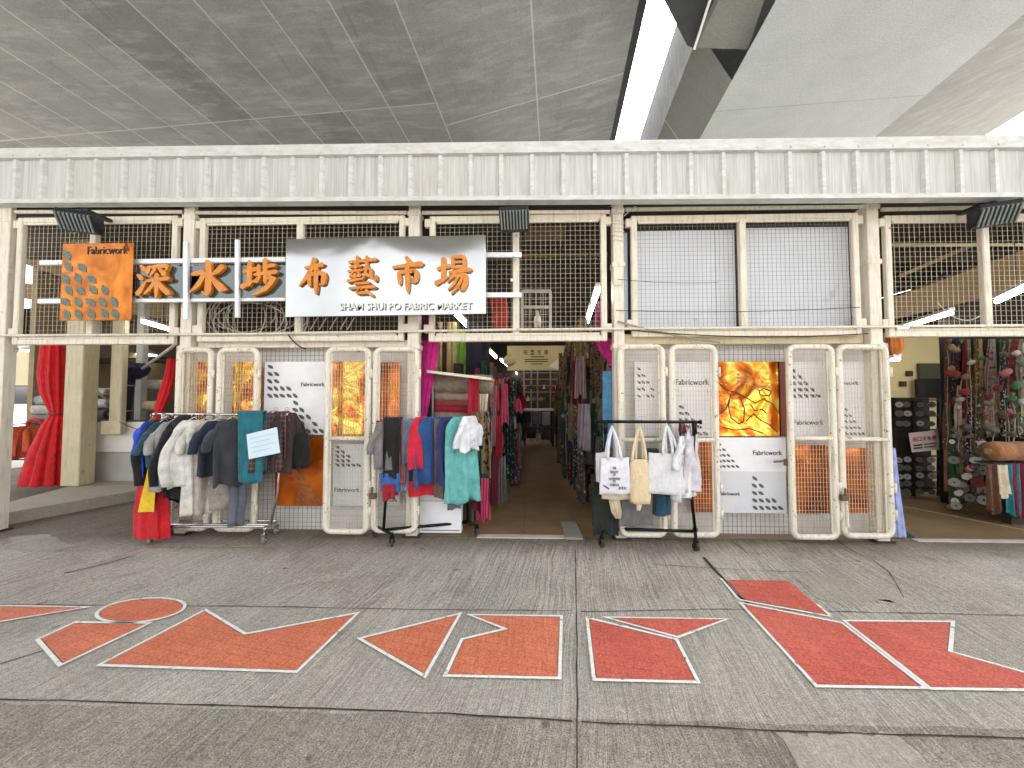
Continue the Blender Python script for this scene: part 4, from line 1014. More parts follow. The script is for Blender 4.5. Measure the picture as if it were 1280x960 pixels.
# black bag on the mesh right of the rack
def bag(l, r_, t_, b_, Y, col, lab, cat='bag', zr=None, px_hook=None, strap=None, bulge=.035, name='hanging_bag', grp=None, tilt=0.0, mt=None, slump=0.0, seed=2, strap_r=.013):
    rng = random.Random(seed); a, b = P(l, b_, Y), P(r_, t_, Y); W = b.x-a.x; H = b.z-a.z; rings = []; n = 36
    for i in range(13):
        t = i/12; z = b.z-H*t; k = W/2*(1-.05*math.cos(t*3)+slump*math.sin(t*math.pi))
        th = bulge*(.25+.75*math.sin(math.pi*min(1, t*.62+.08))); ring = []
        for j in range(n):
            an = 2*math.pi*j/n; ca, sa = math.cos(an), math.sin(an)
            x = k*math.copysign(abs(ca)**.4, ca); y = th*math.copysign(abs(sa)**.7, sa)*(1-.3*abs(ca))
            y += .008*math.sin(x/W*14+t*4+seed)*(1-t*.3)+.005*math.sin(t*17+x*30)
            ring.append(Vector(((a.x+b.x)/2+x+tilt*(t-.5)*H*.4, Y+y, z+tilt*x+.006*math.sin(x/W*9+seed))))
        rings.append(ring)
    m = MB(); m.loft(rings); o = m.build(name, mt or fabric(col, .85, .08), None, True); tag(o, lab, cat, grp)
    if strap:
        hk = P(strap[0], strap[1], Y)
        for k, (pl, pr, dy) in enumerate(strap[2]):
            p, q = P(pl, t_, Y+dy), P(pr, t_, Y+dy); p.z = b.z-.02+tilt*(p.x-(a.x+b.x)/2); q.z = b.z-.02+tilt*(q.x-(a.x+b.x)/2); h = Vector((hk.x, Y+dy*.3, hk.z))
            m = MB(); pts = []
            for i in range(9): u_ = i/8; pts.append(p.lerp(h, u_)+Vector((.012*math.sin(u_*3.1)*(-1), 0, 0)))
            for i in range(1, 9): u_ = i/8; pts.append(h.lerp(q, u_)+Vector((.012*math.sin(u_*3.1), 0, 0)))
            rr = []
            for i, pt in enumerate(pts):
                d = (pts[min(i+1, len(pts)-1)]-pts[max(i-1, 0)]).normalized(); nn = Vector((-d.z, 0, d.x)).normalized()
                rr.append([pt+nn*strap_r+Vector((0, -.002, 0)), pt-nn*strap_r+Vector((0, -.002, 0)), pt-nn*strap_r+Vector((0, .002, 0)), pt+nn*strap_r+Vector((0, .002, 0))])
            m.loft(rr); m.build('strap', mt or fabric(col, .85, .08), o, True)
    return o
bag(354, 386, 541, 580, -.08, c(22, 18, 20), 'black cloth bag hanging off the right end of the silver rack', strap=(372, 522, [(362, 382, -.01)]), bulge=.07, slump=.1)
# ------------------------------------------------------------------ middle rack
zr2 = P(530, 528, -.16).z
c2 = [G(470, 671), G(492, 682), G(597, 667), G(572, 661)]
c2 = [G(490, 683), G(596, 670), G(574, 663), G(469, 671)]
ra, rb = P(484, 528, -.2), P(578, 528, -.1); ra.z = rb.z = zr2
rack('black rolling rack of folded clothes beside the market aisle', c2, .12, zr2, ra, rb, M['black_metal'], M['rubber'], .016)
m = MB(); m.tube([Vector((ra.x-.03, ra.y-.016, zr2+.004)), Vector((rb.x, rb.y-.016, zr2+.004))], .007, 8)
tag(m.build('white_rod', M['cable_white'], None, True), 'thin white rod along the top of the middle rack', 'rod')
g2 = 'clothes hanging on the middle rack'
def ym(px): return -.2+.1*(px-478)/107-.0
garment(470, 492, 527, 585, ym(478)-.02, c(120, 116, 114), 'grey jacket at the left end of the middle rack', 'jacket', 'short', grp=g2, name='hanging_jacket', full=.3)
drape(481, 502, 521, 597, ym(490)-.03, c(30, 24, 26), 'black folded trousers near the left end of the middle rack', 'trousers', 'folded_trousers', g2, seed=2)
drape(499, 508, 524, 604, ym(503)-.02, c(150, 92, 84), 'terracotta cloth strip on the middle rack', 'cloth', grp=g2, seed=8)
drape(505, 522, 523, 580, ym(513)-.04, c(104, 118, 142), 'grey blue folded shirt on the middle rack', 'shirt', 'folded_shirt', g2, seed=5)
drape(503, 513, 560, 612, ym(508)+.02, c(148, 144, 178), 'lilac cloth below the grey blue shirt', 'cloth', grp=g2, seed=6)
garment(519, 534, 521, 585, ym(527)-.05, c(196, 28, 52), 'crimson cardigan in the middle of the middle rack', 'cardigan', 'none', grp=g2, name='hanging_cardigan', full=.3)
garment(527, 552, 521, 604, ym(540)-.03, c(40, 76, 130), 'blue denim skirt flaring below the rail of the middle rack', 'skirt', 'none', grp=g2, name='hanging_skirt', full=.34, flare=1.5)
drape(543, 556, 524, 622, ym(550)-.02, c(122, 98, 86), 'brown hanging strip between denim skirt and navy shirt', 'cloth', grp=g2, seed=9)
garment(550, 567, 521, 600, ym(558)-.03, c(34, 48, 104), 'navy shirt beside the aqua dress', 'shirt', 'none', grp=g2, full=.3)
garment(560, 592, 521, 627, ym(572)-.07, c(104, 178, 174), 'pale aqua dress at the right end of the middle rack', 'dress', 'none', grp=g2, name='hanging_dress', full=.34, flare=1.3)
garment(575, 598, 520, 562, ym(580)-.11, c(226, 228, 238), 'white tee over the aqua dress', 'tee shirt', 'short', grp=g2, full=.34)
drape(478, 502, 590, 612, ym(490)+.02, c(52, 104, 170), 'blue garment hem low under the black trousers', 'cloth', grp=g2, seed=11, gap=.1)
drape(480, 496, 604, 624, ym(490)-.0, c(150, 30, 44), 'red hem below the blue garment hem', 'cloth', grp=g2, seed=12, gap=.08)
drape(512, 546, 600, 619, ym(530)+.03, c(196, 30, 44), 'red hem below the denim skirt', 'cloth', grp=g2, seed=13, gap=.08)
drape(507, 530, 575, 608, ym(520)+.03, c(40, 44, 58), 'dark grey hem between lilac cloth and denim skirt', 'cloth', grp=g2, seed=15, gap=.08)
drape(560, 576, 620, 636, ym(568)+.0, c(92, 104, 108), 'grey hem peeping out below the aqua dress', 'cloth', grp=g2, seed=14, gap=.06)
# ------------------------------------------------------------------ right rack with tote bags
zr3 = P(815, 527, -.24).z
c3 = [G(752, 684), G(870, 689), G(869, 672), G(768, 669)]
ra, rb = P(757, 527, -.26), P(868, 528, -.30); ra.z = rb.z = zr3
rack('black rolling rack with cloth tote bags before the right gates', c3, .13, zr3, ra, rb, M['black_metal'], M['rubber'], .016)
g3 = 'cloth bags on the right rack'
tt = bag(750, 787, 572, 617, -.36, c(228, 226, 234), 'white tote bag printed with short lines of words', 'tote bag', strap=(765, 533, [(760, 777, -.03), (757, 772, .02)]), grp=g3, seed=3)
a = P(760, 600, -.395); y_t = -.401
for wds, py, wd in (('THE', 586.5, 4), ('BEAUTY', 591.5, 10), ('OF', 595, 3.5), ('HAPPINESS', 600, 14), ('IS', 603, 3.5), ('FABRICS', 607.5, 11)):
    p = P(768-wd/2, py, y_t); q = P(768+wd/2, py-3.0, y_t); lettering(wds, (p.x, y_t, p.z), q.x-p.x, q.z-p.z, .003, M['blackprint'], tt, .006, name='print')
m = MB(); rl = random.Random(5)
for k in range(4): p = P(755+k*1.8, 607+k*1.2, y_t); leaf(m, p.x, p.z, y_t-.001, .028, R(-50))
for k in range(5):
    p = P(774+k*2.1, 612, y_t); q = P(774+k*2.1, 608.5, y_t); m.bar((p.x, y_t, p.z), (q.x, y_t, q.z), .006, .003)
m.build('print', M['blackprint'], tt)
bag(753, 786, 600, 624, -.30, c(206, 194, 166), 'beige bag showing below the printed white tote', 'tote bag', grp=g3, seed=5)
bag(745, 760, 566, 602, -.26, c(212, 208, 210), 'pale tote half hidden behind the printed white tote', 'tote bag', grp=g3, seed=6, tilt=.1)
bag(788, 811, 574, 628, -.34, c(222, 202, 164), 'cream drawstring bag hanging narrow between the two white totes', 'bag', strap=(799, 533, [(790, 808, -.02), (795, 804, .015)]), grp=g3, bulge=.07, seed=7, slump=.12)
column([(797, 626, 2.0), (799, 632, 3.2), (798, 638, 2.2)], -.36, c(222, 210, 180), 'knotted cream cords under the cream drawstring bag', 'cord', 'bag_cord', 1, 5, .1, 4)
bag(810, 856, 567, 617, -.37, c(218, 218, 220), 'large plain white tote bag on the right rack', 'tote bag', strap=(833, 530, [(829, 841, -.03), (834, 849, .02)]), grp=g3, tilt=-.07, seed=8)
bag(828, 852, 560, 612, -.29, c(150, 150, 152), 'grey bag behind the large white tote', 'bag', strap=(838, 532, [(832, 846, 0)]), grp=g3, seed=9)
garment(840, 868, 545, 622, -.28, c(222, 228, 230), 'white tee at the right end of the tote bag rack', 'tee shirt', 'short', zr=zr3, grp=g3, full=.36)
garment(850, 876, 536, 612, -.20, c(206, 200, 206), 'pale pink tee behind the right post of the tote bag rack', 'tee shirt', 'long', zr=zr3, grp=g3, full=.4)
jeans(817, 841, 585, 644, -.24, c(28, 66, 88), 'teal jeans hanging low behind the large white tote', g3)
drape(776, 815, 612, 656, -.2, c(112, 108, 108), 'grey cloth hanging low behind the cream bag', 'cloth', grp=g3, seed=21)
drape(806, 822, 560, 642, -.2, c(44, 40, 40), 'black cloth hanging behind the large white tote', 'cloth', grp=g3, seed=22)
drape(741, 772, 600, 668, -.12, c(36, 42, 34), 'dark green cloth hanging behind the printed tote', 'cloth', grp=g3, seed=23)
column([(767, 616, 3), (768, 626, 6), (771, 640, 6), (773, 648, 3)], -.27, c(202, 184, 158), 'pale beige scarf end under the beige bag', 'scarf', 'scarf_end', .6, 5, .15, 9)
drape(776, 800, 575, 618, -.15, c(92, 84, 74), 'taupe cloth behind the cream drawstring bag', 'cloth', grp=g3, seed=25)
m = MB(); p = P(852, 538, -.2); rs = random.Random(3)
for i in range(5):
    a_ = p+Vector((rs.uniform(-.03, .03), rs.uniform(-.02, .02), 0)); m.tube([a_+Vector((0, 0, .08)), a_+Vector((rs.uniform(-.03, .03), -.02, 0)), a_+Vector((rs.uniform(-.05, .05), 0, -.1))], [.01, .016, .004], 7)
tag(m.build('red_ribbon', fabric(c(110, 30, 34)), None, True), 'dark red ribbon tied near the right end of the tote bag rack', 'ribbon')
for px in (796, 801, 805):
    m = MB(); p = P(px, 524, -.27); pts = [p+Vector((.028*math.cos(R(a)), 0, .028*math.sin(R(a)))) for a in range(-60, 240, 30)]; m.tube(pts, .0035, 5)
    tag(m.build('wire_hook', M['chrome'], None, True), 'empty wire hook on the tote bag rail above the cream bag', 'hook', 'wire hooks on the tote bag rail')
# ------------------------------------------------------------------ market interior
ORD = ['first', 'second', 'third', 'fourth', 'fifth', 'sixth', 'seventh', 'eighth', 'ninth', 'tenth', 'eleventh', 'twelfth', 'thirteenth', 'fourteenth', 'fifteenth', 'sixteenth']
s = N('interior_floor'); base = s.mix(s.ramp(s.noise(3, 6), [(.3, 0), (.7, 1)]), c(124, 100, 70), c(150, 124, 92))
br = s.n('TexBrick', _offset=0.0, Vector=s.pos, Scale=1.0, **{'Brick__Width': .6, 'Row__Height': .6, 'Mortar__Size': .006, 'Color1': (1,1,1,1), 'Color2': (.9,.9,.9,1), 'Mortar': (.6,.6,.6,1)}).outputs['Color']
s.set(Base__Color=s.mix(.8, base, br, 'MULTIPLY'), Roughness=.45); M['ifloor'] = s.m
m = MB(); m.quad((X(524), .02, .004), (9, .02, .004), (9, 13, .004), (X(524), 13, .004)); tag(m.build('interior_floor', M['ifloor']), kind='structure')
p, q = G(598, 668), G(706, 668); m = MB(); m.box(p.x, q.x, -.03, .06, .003, .016)
tag(m.build('threshold', plain('pale_threshold', c(190, 184, 176), .7)), kind='structure')
p = G(715, 671); m = MB(); m.box(X(705), X(727), -.06, .5, .003, .03); tag(m.build('concrete_slab', plain('concrete', c(138, 134, 126), .9), None, bevel=.005), 'flat grey concrete slab on the right side of the aisle entrance', 'slab')
p, q = G(1148, 678), G(1300, 681); m = MB(); m.box(p.x, q.x+.3, .0, .07, .003, .016); tag(m.build('threshold', plain('pale_threshold', c(190, 184, 176), .7)), kind='structure')
a, b = G(1130, 634), G(1300, 668); m = MB(); m.prism([(a.x, a.y, .005), (b.x, b.y, .005), (b.x, b.y+.09, .005), (a.x, a.y+.12, .005)], (0, 0, .012)); tag(m.build('threshold', plain('tan_threshold', c(150, 132, 104), .7)), kind='structure')
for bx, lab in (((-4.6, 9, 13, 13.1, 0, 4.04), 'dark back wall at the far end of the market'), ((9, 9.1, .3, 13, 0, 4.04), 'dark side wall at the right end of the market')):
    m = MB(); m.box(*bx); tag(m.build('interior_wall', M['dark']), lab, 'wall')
# ---- left bay
m = MB(); m.box(-9.1, -9.0, 2.6, 5.99, .0, 4.04); tag(m.build('interior_wall', plain('tan_wall', c(150, 132, 104), .85, var=.12)), 'tan side wall at the far left of the market', 'wall')
e0, e1 = G(12, 656), G(178, 624.5); ed_ = (e1-e0); pA = e0-ed_*.6; pB = e0+ed_*1.5
m = MB(); m.prism([(pA.x, pA.y, .002), (pB.x, pB.y, .002), (pB.x+.1, 8, .002), (-9, 8, .002)], (0, 0, .148))
s, base, h = ground_nodes('platform_concrete', .95); s.set(Base__Color=s.mix(.5, base, c(186, 176, 158)), Roughness=.8); M['plat'] = s.m
tag(m.build('platform_ground', M['plat'], None), kind='structure')
YW = 1.98
m = MB(); m.box(X(60, YW), X(250, YW), YW, YW+.2, Z(567, YW), Z(528, YW)); o = tag(m.build('low_wall', plain('white_wall', c(222, 218, 210), .6, var=.08, scale=2)), 'white painted low wall behind the cream columns in the left bay', 'wall')
m = MB(); m.box(X(60, YW), X(250, YW), YW+.05, YW+.2, .15, Z(567, YW)-.001); m.build('plinth', M['tilewall'], o)
m = MB(); m.box(X(60, YW), X(250, YW), YW-.01, YW+.21, Z(528, YW), Z(526.5, YW)); m.build('coping', M['dark2'], o)
def col_box(l, r_, yb, Y, lab, dpt=.24, mt='beam'):
    m = MB(); m.box(X(l, Y), X(r_, Y), Y, Y+dpt, yb, 4.04); return tag(m.build('interior_column', M[mt], None, bevel=.012), lab, 'column', 'columns in the left bay')
col_box(80, 103, .151, 1.6, 'thick cream column standing on the platform in the left bay')
o = col_box(137, 152, Z(543, 1.85), 1.85, 'thinner cream column fixed to the top of the low white wall', .1)
m = MB(); m.box(X(128, 1.83), X(152, 1.83), 1.835, 1.849, Z(544, 1.83), Z(527, 1.83)); m.build('fixing_plate', M['beam'], o)
col_box(168, 177, 1.0, 2.6, 'slim grey column behind the low wall', .12, 'tilewall')
# back wall with window
YB = 6.0
for bx in ((-12, X(100, YB), YB, YB+.15, .1, Z(481, YB)), (-12, X(-10, YB), YB, YB+.15, Z(481, YB), 4.0), (X(56, YB), X(100, YB), YB, YB+.15, Z(481, YB), 4.0), (X(-10, YB), X(56, YB), YB, YB+.15, Z(428, YB), 4.0)):
    m = MB(); m.box(*bx)
    if bx[2] == YB and bx[5] < 3 and bx[0] == -12: base_wall = tag(m.build('back_wall', M['plaster']), 'cream back wall of the left bay with a bright window', 'wall')
    else: m.build('wall_panel', M['plaster'], base_wall)
wf = MB()
for px in (-10, 17, 36, 40, 55): wf.box(X(px, YB)-.03, X(px, YB)+.03, YB+.04, YB+.1, Z(481, YB), Z(428, YB))
for py in (481, 458, 440): wf.box(X(-10, YB), X(56, YB), YB+.041, YB+.099, Z(py, YB)-.025, Z(py, YB)+.025)
wf.box(X(36, YB), X(46, YB), YB+.02, YB+.03, Z(481, YB), Z(436, YB))
wfo = wf.build('window_frame', M['dark2'], base_wall)
gl = MB(); gl.box(X(-10, YB), X(56, YB), YB+.06, YB+.066, Z(481, YB), Z(428, YB))
gm = N('window_glass'); gm.set(Base__Color=(.95, .97, 1.0), Roughness=.05, IOR=1.1); gm.bs.inputs['Transmission Weight'].default_value = 1; gl.build('pane', gm.m, wfo)
red = c(200, 12, 24)
rc = column([(66, 428, 11), (65, 468, 14), (66, 490, 13), (69, 511, 8), (70, 518, 6.5), (66, 531, 11), (60, 562, 18), (54, 606, 25)], 1.72, red, 'long red curtain tied at its waist beside the thick cream column', folds=9, amp=.15, seed=2, grp='red curtains in the left bay')
p = P(70, 517, 1.72); m = MB(); m.tube([(p.x+.1*math.cos(i*.5236), p.y+.055*math.sin(i*.5236), p.z+.012*math.sin(i*.52)) for i in range(12)], .016, 6, closed=True); m.build('tie_band', fabric(c(120, 40, 36)), rc, True)
column([(214, 448, 4), (212, 470, 6), (206, 492, 7), (199, 512, 5), (196, 526, 4), (199, 540, 7), (202, 565, 9), (205, 608, 12)], .9, red, 'short red curtain pulled aside behind the leftmost gate', folds=7, amp=.14, seed=5, grp='red curtains in the left bay')
# orange clothes rack
Yo_ = 2.3; t = thing('clothes_rack', 'small dark rail of orange clothes at the far left behind the post', 'clothes rack', P(30, 600, Yo_))
m = MB(); a, b = P(10, 531, Yo_), P(58, 527, Yo_); m.tube([a, b], .012, 8)
for e in (a, b): m.tube([e, Vector((e.x, e.y, .16))], .012, 8)
m.bar(P(10, 575, Yo_), P(60, 573, Yo_), .03, .02); m.build('rail_frame', M['black_metal'], t)
for i, (l, r_, t_, b_, cc) in enumerate(((14, 23, 533, 571, c(176, 66, 30)), (21, 31, 534, 573, c(196, 84, 40)), (29, 38, 532, 570, c(182, 74, 40)), (36, 45, 532, 570, c(160, 56, 26)), (43, 50, 532, 565, c(206, 92, 44)))):
    garment(l, r_, t_, b_, Yo_, cc, f'orange shirt, {ORD[i]} from the left on the small dark rail', 'shirt', 'none', grp='orange clothes at the far left', full=.34)
m = MB(); pts = [P(44+10*math.cos(R(a)), 532-8*math.sin(R(a)), Yo_-.1) for a in range(0, 200, 25)]; m.tube(pts, .03, 8); tag(m.build('red_scarf', fabric(c(190, 30, 26)), None, True), 'red scarf looped over the rail of orange clothes', 'scarf')
# cloth rolls on the left
def roll(pxl, pxr, py, rpx, Y, col, lab, grp='fabric rolls in the left bay', tilt=0):
    a, b = P(pxl, py, Y), P(pxr, py+tilt, Y); r_ = (P(pxl, py-rpx, Y)-a).length
    m = MB(); n = 24; rings = []; d = (b-a); K = 14
    for i in range(K+1):
        t_ = i/K; p = a.lerp(b, t_); rr = r_*(1+.03*math.sin(t_*17+pxl)); rings.append([p+Vector((0, rr*math.cos(2*math.pi*j/n)*(1+.02*math.sin(j*3)), rr*math.sin(2*math.pi*j/n))) for j in range(n)])
    m.loft(rings); o = m.build('fabric_roll', fabric(col, .8), None, True); tag(o, lab, 'fabric roll', grp)
    m = MB(); m.disc(a-d.normalized()*.004, d, r_*.32, .02, 14); m.disc(b+d.normalized()*.004, d, r_*.32, .02, 14); m.build_each('core', plain('cardboard', c(170, 140, 100), .8), o); return o
roll(42, 98, 500, 6, 2.7, c(168, 168, 164), 'pale grey roll, topmost behind the tied red curtain'); roll(44, 98, 512, 5.5, 2.6, c(186, 184, 178), 'silver roll, middle one behind the tied red curtain'); roll(43, 98, 522, 5, 2.65, c(120, 116, 110), 'darker grey roll, lowest behind the tied red curtain')
roll(104, 134, 490, 3.5, 2.9, c(196, 190, 178), 'thin cream roll lying above the low wall'); roll(106, 122, 503, 5.5, 2.9, c(200, 198, 190), 'short white roll between the two cream columns'); roll(124, 137, 504, 5.5, 2.8, c(190, 188, 182), 'short white roll touching the thinner cream column')
roll(181, 205, 481, 6.5, 2.8, c(176, 174, 168), 'grey roll high beside the short red curtain'); roll(180, 198, 507, 6, 2.7, c(214, 186, 150), 'beige roll low beside the short red curtain')
roll(102, 136, 519, 6, 2.7, c(58, 60, 66), 'dark roll lying directly on the low wall', tilt=-1)
m = MB(); p, q = P(153, 525, 2.3), P(161, 468, 2.3); m.tube([p, p.lerp(q, .5), q], [.105, .1, .1], 18); o = tag(m.build('fabric_roll', fabric(c(40, 36, 50)), None, True), 'upright dark navy roll leaning above the low wall', 'fabric roll', 'fabric rolls in the left bay')
m = MB(); m.tube([p.lerp(q, .2)+Vector((0, 0, 0)), p.lerp(q, .23)], .108, 18); m.tube([p.lerp(q, .75), p.lerp(q, .78)], .106, 18); m.build('tape', plain('grey_tape', c(150, 146, 150), .4), o, True)
column([(166, 454, 12), (166, 461, 18), (165, 468, 16), (163, 474, 9)], 2.3, c(26, 28, 58), 'navy cloth heap on top of the upright roll', 'cloth', 'navy_cloth', .7, 5, .2, 8)
for (a, b, r_, lab, mt) in (((178, 461, 2.2), (222, 429, 2.2), .025, 'pale brace pipe slanting up toward the leftmost gate', 'tilewall'), ((104, 476, 2.4), (138, 503, 2.4), .018, 'thin pale brace pipe between the two cream columns', 'tilewall'),
     ((95, 452, 3.4), (222, 450, 3.4), .06, 'dark shelf beam across the left bay', 'dark2'), ((118, 432, 3.3), (120, 486, 3.3), .05, 'grey pipe hanging between the two cream columns', 'tilewall'), ((100, 487, 3.1), (140, 487, 3.1), .035, 'pale shelf edge between the two cream columns', 'plaster')):
    m = MB(); m.tube([P(*a), P(*b)], r_, 10); tag(m.build('pipe', M[mt], None, True), lab, 'pipe')
sag(P(149, 527, 1.7), P(190, 541, .9), .02, .006, 'dark cable slanting from the low wall to the silver rack')
sag(P(15, 534, 1.9), P(52, 529, 1.9), .01, .006, 'dark cable above the orange clothes')
# dark backdrop wall behind shelves in the left bay, lamps
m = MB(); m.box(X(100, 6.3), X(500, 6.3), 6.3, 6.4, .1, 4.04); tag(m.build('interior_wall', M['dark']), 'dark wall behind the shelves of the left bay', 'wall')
for i, (px, py) in enumerate(((111, 433), (131, 437), (131, 448), (153, 440), (167, 441), (183, 443), (35, 438), (14, 437))):
    p = P(px, py, 4.6); t = thing('hall_lamp', f'round lit lamp of the left bay ceiling, {ORD[i]} in the row', 'lamp', p, 'round lit lamps in the left bay')
    m = MB(); m.loft([[Vector((p.x+r_*math.cos(j*.3927), p.y+r_*math.sin(j*.3927), p.z+z)) for j in range(16)] for r_, z in ((.05, .12), (.16, .05), (.2, 0))]); m.build('shade', M['white'], t, True)
    m = MB(); m.disc((p.x, p.y, p.z-.01), (0, 0, 1), .19, .02, 16); m.build('glow_disc', M['lampglow'], t)
    m = MB(); m.tube([(p.x, p.y, p.z+.1), (p.x, p.y, 3.85)], .008, 5); m.build('cord', M['cable'], t)
# tan boards up under the roof
for px0, py0, px1, py1, Y, th, lab in ((20, 318, 110, 350, 2.5, .22, 'tan board slanting behind the left edge of the orange square'), (20, 362, 226, 392, 3.0, .3, 'tan board behind the lower half of the left mesh panel'), (655, 292, 704, 291, 1.0, .2, 'tan board up behind the aisle panel'),
     (640, 320, 760, 318, 2.0, .06, 'brown shelf edge behind the aisle panel'), (1125, 345, 1230, 300, 1.5, .05, 'thin grey pipe behind the right mesh panel')):
    m = MB(); m.bar(P(px0, py0, Y), P(px1, py1, Y), .03, th); tag(m.build('ceiling_board', M['duct']), lab, 'board')
m = MB(); cs = [P(1118, 399, 1.6), P(1118, 372, 1.6), P(1180, 345, 1.6), P(1300, 305, 1.2), P(1300, 356, 1.2)]; m.prism(cs, (0, .03, 0)); tag(m.build('ceiling_board', M['duct']), 'large sloping tan board behind the right mesh panel', 'board')
m = MB(); m.tube([P(1112, 306, .5), P(1300, 306, .5)], .02, 8); tag(m.build('pipe', M['beam'], None, True), 'thin pipe across the top of the right bay', 'pipe')
# coiled cable
t = thing('cable_coil', 'big coil of pale and dark cable behind the mesh under the silver sign', 'cable coil', P(318, 400, .4)); rc_ = random.Random(2)
for k in range(13):
    cpx, cpy, rx, rz = 312+rc_.uniform(-26, 26), 396+rc_.uniform(-8, 8), rc_.uniform(26, 56), rc_.uniform(22, 42)
    pts = [P(cpx+rx*math.cos(a*.2244), cpy+rz*math.sin(a*.2244)+rc_.uniform(-.5, .5), .3+.02*k) for a in range(28)]
    m = MB(); m.tube(pts, .008, 6, closed=True); m.build('loop', M['cable_white'] if k % 3 else M['cable'], t, True)
for i, px in enumerate((388, 399, 412, 425, 434)):
    sag(P(px, 412, .4), P(px+9, 397, .4), -.0, .008, f'pale cable end, {ORD[i]} from the left below the silver sign', M['cable_white'], 'cable_end')
# fluorescent tubes
def tube_lamp(p, q, lab, r_=.026, mt='tube', grp='fluorescent tubes in the market'):
    t = thing('fluorescent_tube', lab, 'tube lamp', (p+q)/2, grp); m = MB(); m.tube([p, q], r_, 10); m.build('tube', M[mt], t, True)
    d = (q-p).normalized(); m = MB(); m.bar(p+Vector((0, 0, r_+.03)), q+Vector((0, 0, r_+.03)), .07, .04); m.build('fitting', M['white'], t)
    m = MB(); m.bar((p+q)/2+Vector((0, 0, .06)), Vector(((p+q)/2).to_tuple()[:2]+(3.84,)), .012); m.build('hanging_rod', M['dark2'], t)
aL = [((570, 393), (593, 417)), ((600, 428), (620, 447)), ((626, 450), (640, 462)), ((645, 466), (655, 479))]
for i, (a, b) in enumerate(aL): tube_lamp(G(*a, 2.62), G(*b, 2.62), f'lit tube over the left side of the aisle, {ORD[i]} from the entrance')
aR = [((748, 362), (742, 380)), ((740, 385), (734, 403)), ((732, 408), (728, 420)), ((725, 430), (720, 447)), ((718, 453), (713, 474))]
for i, (a, b) in enumerate(aR): tube_lamp(G(*a, 2.75), G(*b, 2.75), f'lit tube over the right side of the aisle, {ORD[i]} from the entrance')
tube_lamp(G(178, 402, 2.75), G(226, 416.5, 2.7), 'lit tube seen under the orange square sign in the left bay')
tube_lamp(G(1122, 412, 2.72), G(1190, 391, 2.72), 'lit tube behind the lower left corner of the right mesh panel')
tube_lamp(G(1246, 377, 2.72), G(1300, 352, 2.72), 'lit tube at the right photo edge behind the right mesh panel')
tube_lamp(P(1114, 450, 1.0), P(1124, 449, 1.0), 'small cool lit tube beside the rightmost gate', .02)
# ---- market aisle
def sheet(p, w_, L, rot, col, lab, grp, folds=6, amp=.03, seed=0, taper=.1, cat='cloth', name='hanging_cloth', gather=.0, mt=None):
    rng = random.Random(seed); u, v = axes(rot); ph = [rng.uniform(0, 6.28) for _ in range(4)]; rows = []
    for i in range(13):
        t = i/12; row = []
        for j in range(27):
            x = (j/26-.5); k = w_*(1-gather*(1-t)**1.5-taper*t*math.sin(ph[3]))
            f = amp*(math.sin(x*folds*6.28+ph[0]+t*.8)+.5*math.sin(x*folds*11+ph[1]-t))*(.5+.6*t)
            row.append(Vector(p)+u*(x*k)+v*(f)+Vector((0, 0, -L*t+.03*math.sin(x*7+ph[2])*t)))
        rows.append(row)
    m = MB(); m.loft(rows, wrap=False); o = m.build(name, mt or fabric(col), None, True); return tag(o, lab, cat, grp)
L0, L1, R0, R1 = G(597, 664), G(655, 557), G(722, 662), G(693, 557)
for a, b, off, lab in ((L0, L1, -.42, 'dark stall partition along the left side of the aisle'), (R0, R1, .42, 'dark stall partition along the right side of the aisle')):
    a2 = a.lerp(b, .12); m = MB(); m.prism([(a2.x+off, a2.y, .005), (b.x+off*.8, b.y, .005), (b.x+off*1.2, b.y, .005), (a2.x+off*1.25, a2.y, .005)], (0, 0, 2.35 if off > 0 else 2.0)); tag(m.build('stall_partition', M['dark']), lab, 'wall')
NC = {'maroon': c(112, 28, 44), 'pink': c(206, 84, 120), 'green': c(24, 110, 84), 'black': c(28, 26, 28), 'khaki': c(126, 108, 78), 'rose': c(176, 120, 122), 'teal': c(30, 96, 110), 'crimson': c(170, 24, 50),
      'grey': c(120, 114, 112), 'cream': c(206, 194, 172), 'purple': c(84, 50, 92), 'navy': c(34, 40, 74), 'brown': c(118, 90, 62), 'olive': c(108, 106, 66), 'charcoal': c(52, 48, 46), 'tan': c(140, 114, 82), 'dark green': c(34, 58, 44)}
rr_ = random.Random(21)
lcols = ['maroon', 'pink', 'green', 'black', 'khaki', 'rose', 'crimson', 'grey', 'purple', 'teal', 'cream', 'maroon', 'pink', 'navy', 'brown', 'crimson']
rcols = ['brown', 'olive', 'charcoal', 'black', 'tan', 'dark green', 'grey', 'brown', 'black', 'khaki', 'charcoal', 'maroon']
